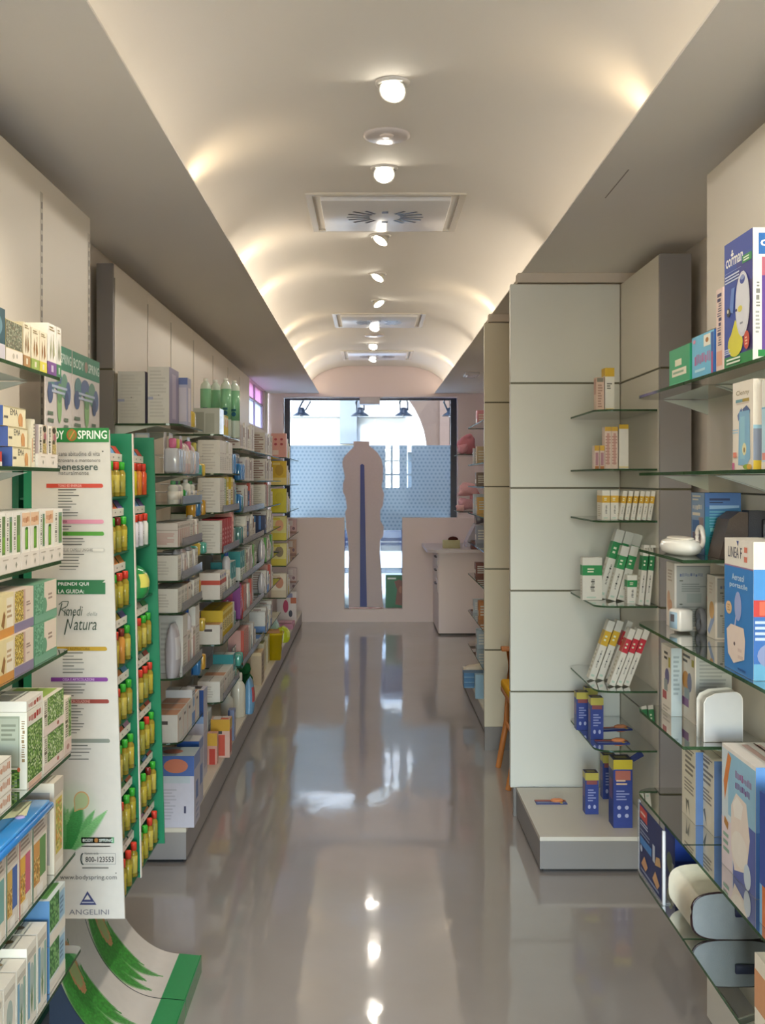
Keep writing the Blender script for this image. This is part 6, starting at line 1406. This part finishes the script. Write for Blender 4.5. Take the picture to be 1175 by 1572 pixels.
soft(wx(719, yy), yy, 1.29 + .22, .2, .16, .14, 'e0aeb4', 'pale pink garment lying on the lower shelf over the counter', 'baby_garment', 4)
soft(wx(717, yy), yy, 1.29 + .07, .2, .16, .13, 'c89aa4', 'dusky pink folded garment under the pale pink garment', 'baby_garment', 5)
soft(.9, yy - .14, 1.29 + .035, .09, .09, .07, 'e2b4b6', 'pale pink sleeve bundle beside the window frame', 'baby_garment', 6)
# goods on the shelves beyond the beige partition (only their ends show)
far_goods = [(738, 8.0, 0, .1, .12, 'd08a94', 'pink'), (738, 7.9, 1, .06, .13, 'c8b08a', 'tan'), (733, 8.0, 1, .05, .12, 'b9bcc8', 'pale grey'), (737, 7.9, 2, .1, .1, '8a7468', 'brown'), (733, 8.05, 3, .08, .14, 'c8d0dc', 'pale blue'),
             (739, 7.8, 3, .06, .12, 'e0b060', 'amber'), (737, 7.9, 4, .1, .13, '9a9aa8', 'grey'), (736, 7.9, 5, .11, .1, '7a3c2a', 'dark red'), (733, 8.0, 6, .07, .1, 'b0b4b8', 'silver'), (741, 7.6, 6, .08, .13, 'c07838', 'orange'), (738, 7.9, 7, .1, .14, 'a8b4bc', 'pale grey blue')]
for k, (px, y, lv, w, h, col, nm) in enumerate(far_goods):
    o = inst(carton_mesh('carton', w, .12, h, col, {'F': [('r', .1, .2, .9, .5, 'e4dccf')], 'R': [('l', .1, .2, .9, .8, 4, 'e0d8cc')]}), 'carton', None, (wx(px, y) + .03, y, RF[lv] + .0006), -PI / 2)
    tag(o, f'{nm} carton on the {ORD[lv]} shelf beyond the beige partition', 'box')
for k in range(3):
    o = inst(carton_mesh('book', .16, .12, .034, '3f6f98', {'F': [('r', 0, .1, 1, .2, '8ab0c8')]}), 'book', None, (wx(729, 7.6), 7.6, PZ + .0006 + k * .0355), 0)
    tag(o, f'{("lowest", "middle", "topmost")[k]} of the three blue flat boxes stacked on the plinth beside the counter', 'box')
soft(wx(738, 7.55), 7.75, PZ + .19, .2, .14, .12, 'd8cbb8', 'cream soft parcel over the blue flat boxes', 'parcel', 9)
tag(bpy.data.objects['parcel'], 'cream soft parcel behind the blue flat boxes', 'parcel')
bpy.data.objects['parcel'].location.z = RF[7] - .15
o = inst(carton_mesh('box', .06, .1, .16, '8fb0c4', {'F': [('r', .1, .1, .9, .5, 'c4d4dc')]}), 'box', None, (wx(741, 7.2), 7.2, PZ + .0006), -PI / 2); tag(o, 'pale blue upright box on the plinth beside the counter', 'box')

# wooden armchair between the two partitions, facing the aisle
t = thing('armchair', 'orange wooden armchair between the white and beige partitions', 'chair', (.97, 5.78, 0))
OW, YC = 'b8743a', 'd9a428'
ox_ = .97
def leg(pts, r=.016): return MB().tube(pts, r, OW, 10)
for s in (-1, 1):
    yy = s * .22
    leg([(-.26, yy, 0), (-.215, yy, .25), (-.2, yy, .47), (-.2, yy, .655)]).obj('leg', 'wood', t)
    leg([(.25, yy, 0), (.2, yy, .45), (.24, yy, .9)]).obj('leg', 'wood', t)
    MB().rbox(-.245, yy - .025, .65, .2, yy + .025, .675, OW, .006).obj('armrest', 'wood', t)
MB().rbox(-.25, -.2, .43, .2, .2, .46, OW, .008).obj('seat_frame', 'wood', t)
MB().rbox(-.25, -.195, .455, .19, .195, .5, YC, .014, 3).obj('seat_cushion', 'cloth', t)
MB().rbox(.2, -.19, .52, .235, .19, .88, YC, .012, 3).obj('backrest', 'cloth', t)
MB().tube([(-.215, -.22, .25), (-.215, .22, .25)], .011, OW).obj('stretcher', 'wood', t)

# street side: lamps over the window, a parked car, plants
for k, (px, py) in enumerate(((475, 640), (553, 640), (620, 640), (685, 640))):
    y = 13.4
    x = wx(px, y); z = wz(py, y)
    t = thing('street_lamp', f'dark gooseneck shop lamp outside the window, {ORD[k]} in the row of four', 'lamp', (x, y, z + .28), 0, 'gooseneck lamps outside the window')
    dx = (-.1, 0., 0., .06)[k]
    MB().tube([(0, 0, .5), (0, 0, .02), (dx * .4 - .05, 0, -.1), (dx - .04, 0, -.2)], .012, '12161a').obj('arm', 'metal', t)
    MB().tube([(0, 0, .02), (dx * .4 + .05, 0, -.1), (dx + .05, 0, -.2)], .009, '12161a').obj('bracket', 'metal', t)
    MB().lathe([(.115, -.27), (.1, -.255), (.05, -.22), (.04, -.17), (0, -.16)], '171b20', c=(dx, 0, 0), seg=20).obj('shade', 'metal', t)
    MB().lathe([(0, -.285), (.03, -.275), (.03, -.25), (0, -.245)], 'c8ccd0', c=(dx, 0, 0), seg=12).obj('bulb', 'gloss', t)
slab(-3, 13.3, 3.0, 3, 13.5, 3.08, 'c8c8c8', 'trim_5', 'stone')
t = thing('parked_car', 'silver car with dark windows parked in the street outside', 'car', (.1, 14.6, -.08))
body = [(-2.1, .3), (2.1, .3), (2.15, .55), (2.05, .75), (1.35, .86), (.75, 1.32), (-.95, 1.36), (-1.7, .95), (-2.1, .85), (-2.15, .5)]
MB().prism(body[::1], -.8, .8, 'a4acb4', 'y').obj('body', 'gloss', t)
for a, nm in (([(-1.55, .8), (-.05, .78), (-.05, 1.28), (-.9, 1.29)], 'rear_window'), ([(.02, .78), (1.2, .78), (.7, 1.26), (.02, 1.28)], 'front_window')):
    MB().prism(a, -.812, -.8, '0e1830', 'y').obj(nm, 'plastic', t)
for x in (-1.35, 1.35):
    wh = MB(); wh.lathe([(0, -.09), (.2, -.09), (.31, -.08), (.32, 0), (.31, .08), (0, .08)], ['9a9ea4', '2a2c30', '1c1d20', '1c1d20', '1c1d20'], seg=24)
    w_ = wh.obj('wheel', 'plastic', t, (x, -.76, .32)); w_.rotation_euler = (PI / 2, 0, 0)
MB().rbox(-2.16, -.78, .5, 2.16, -.74 - .065, .56, '3a4250', .01).obj('side_trim', 'plastic', t)
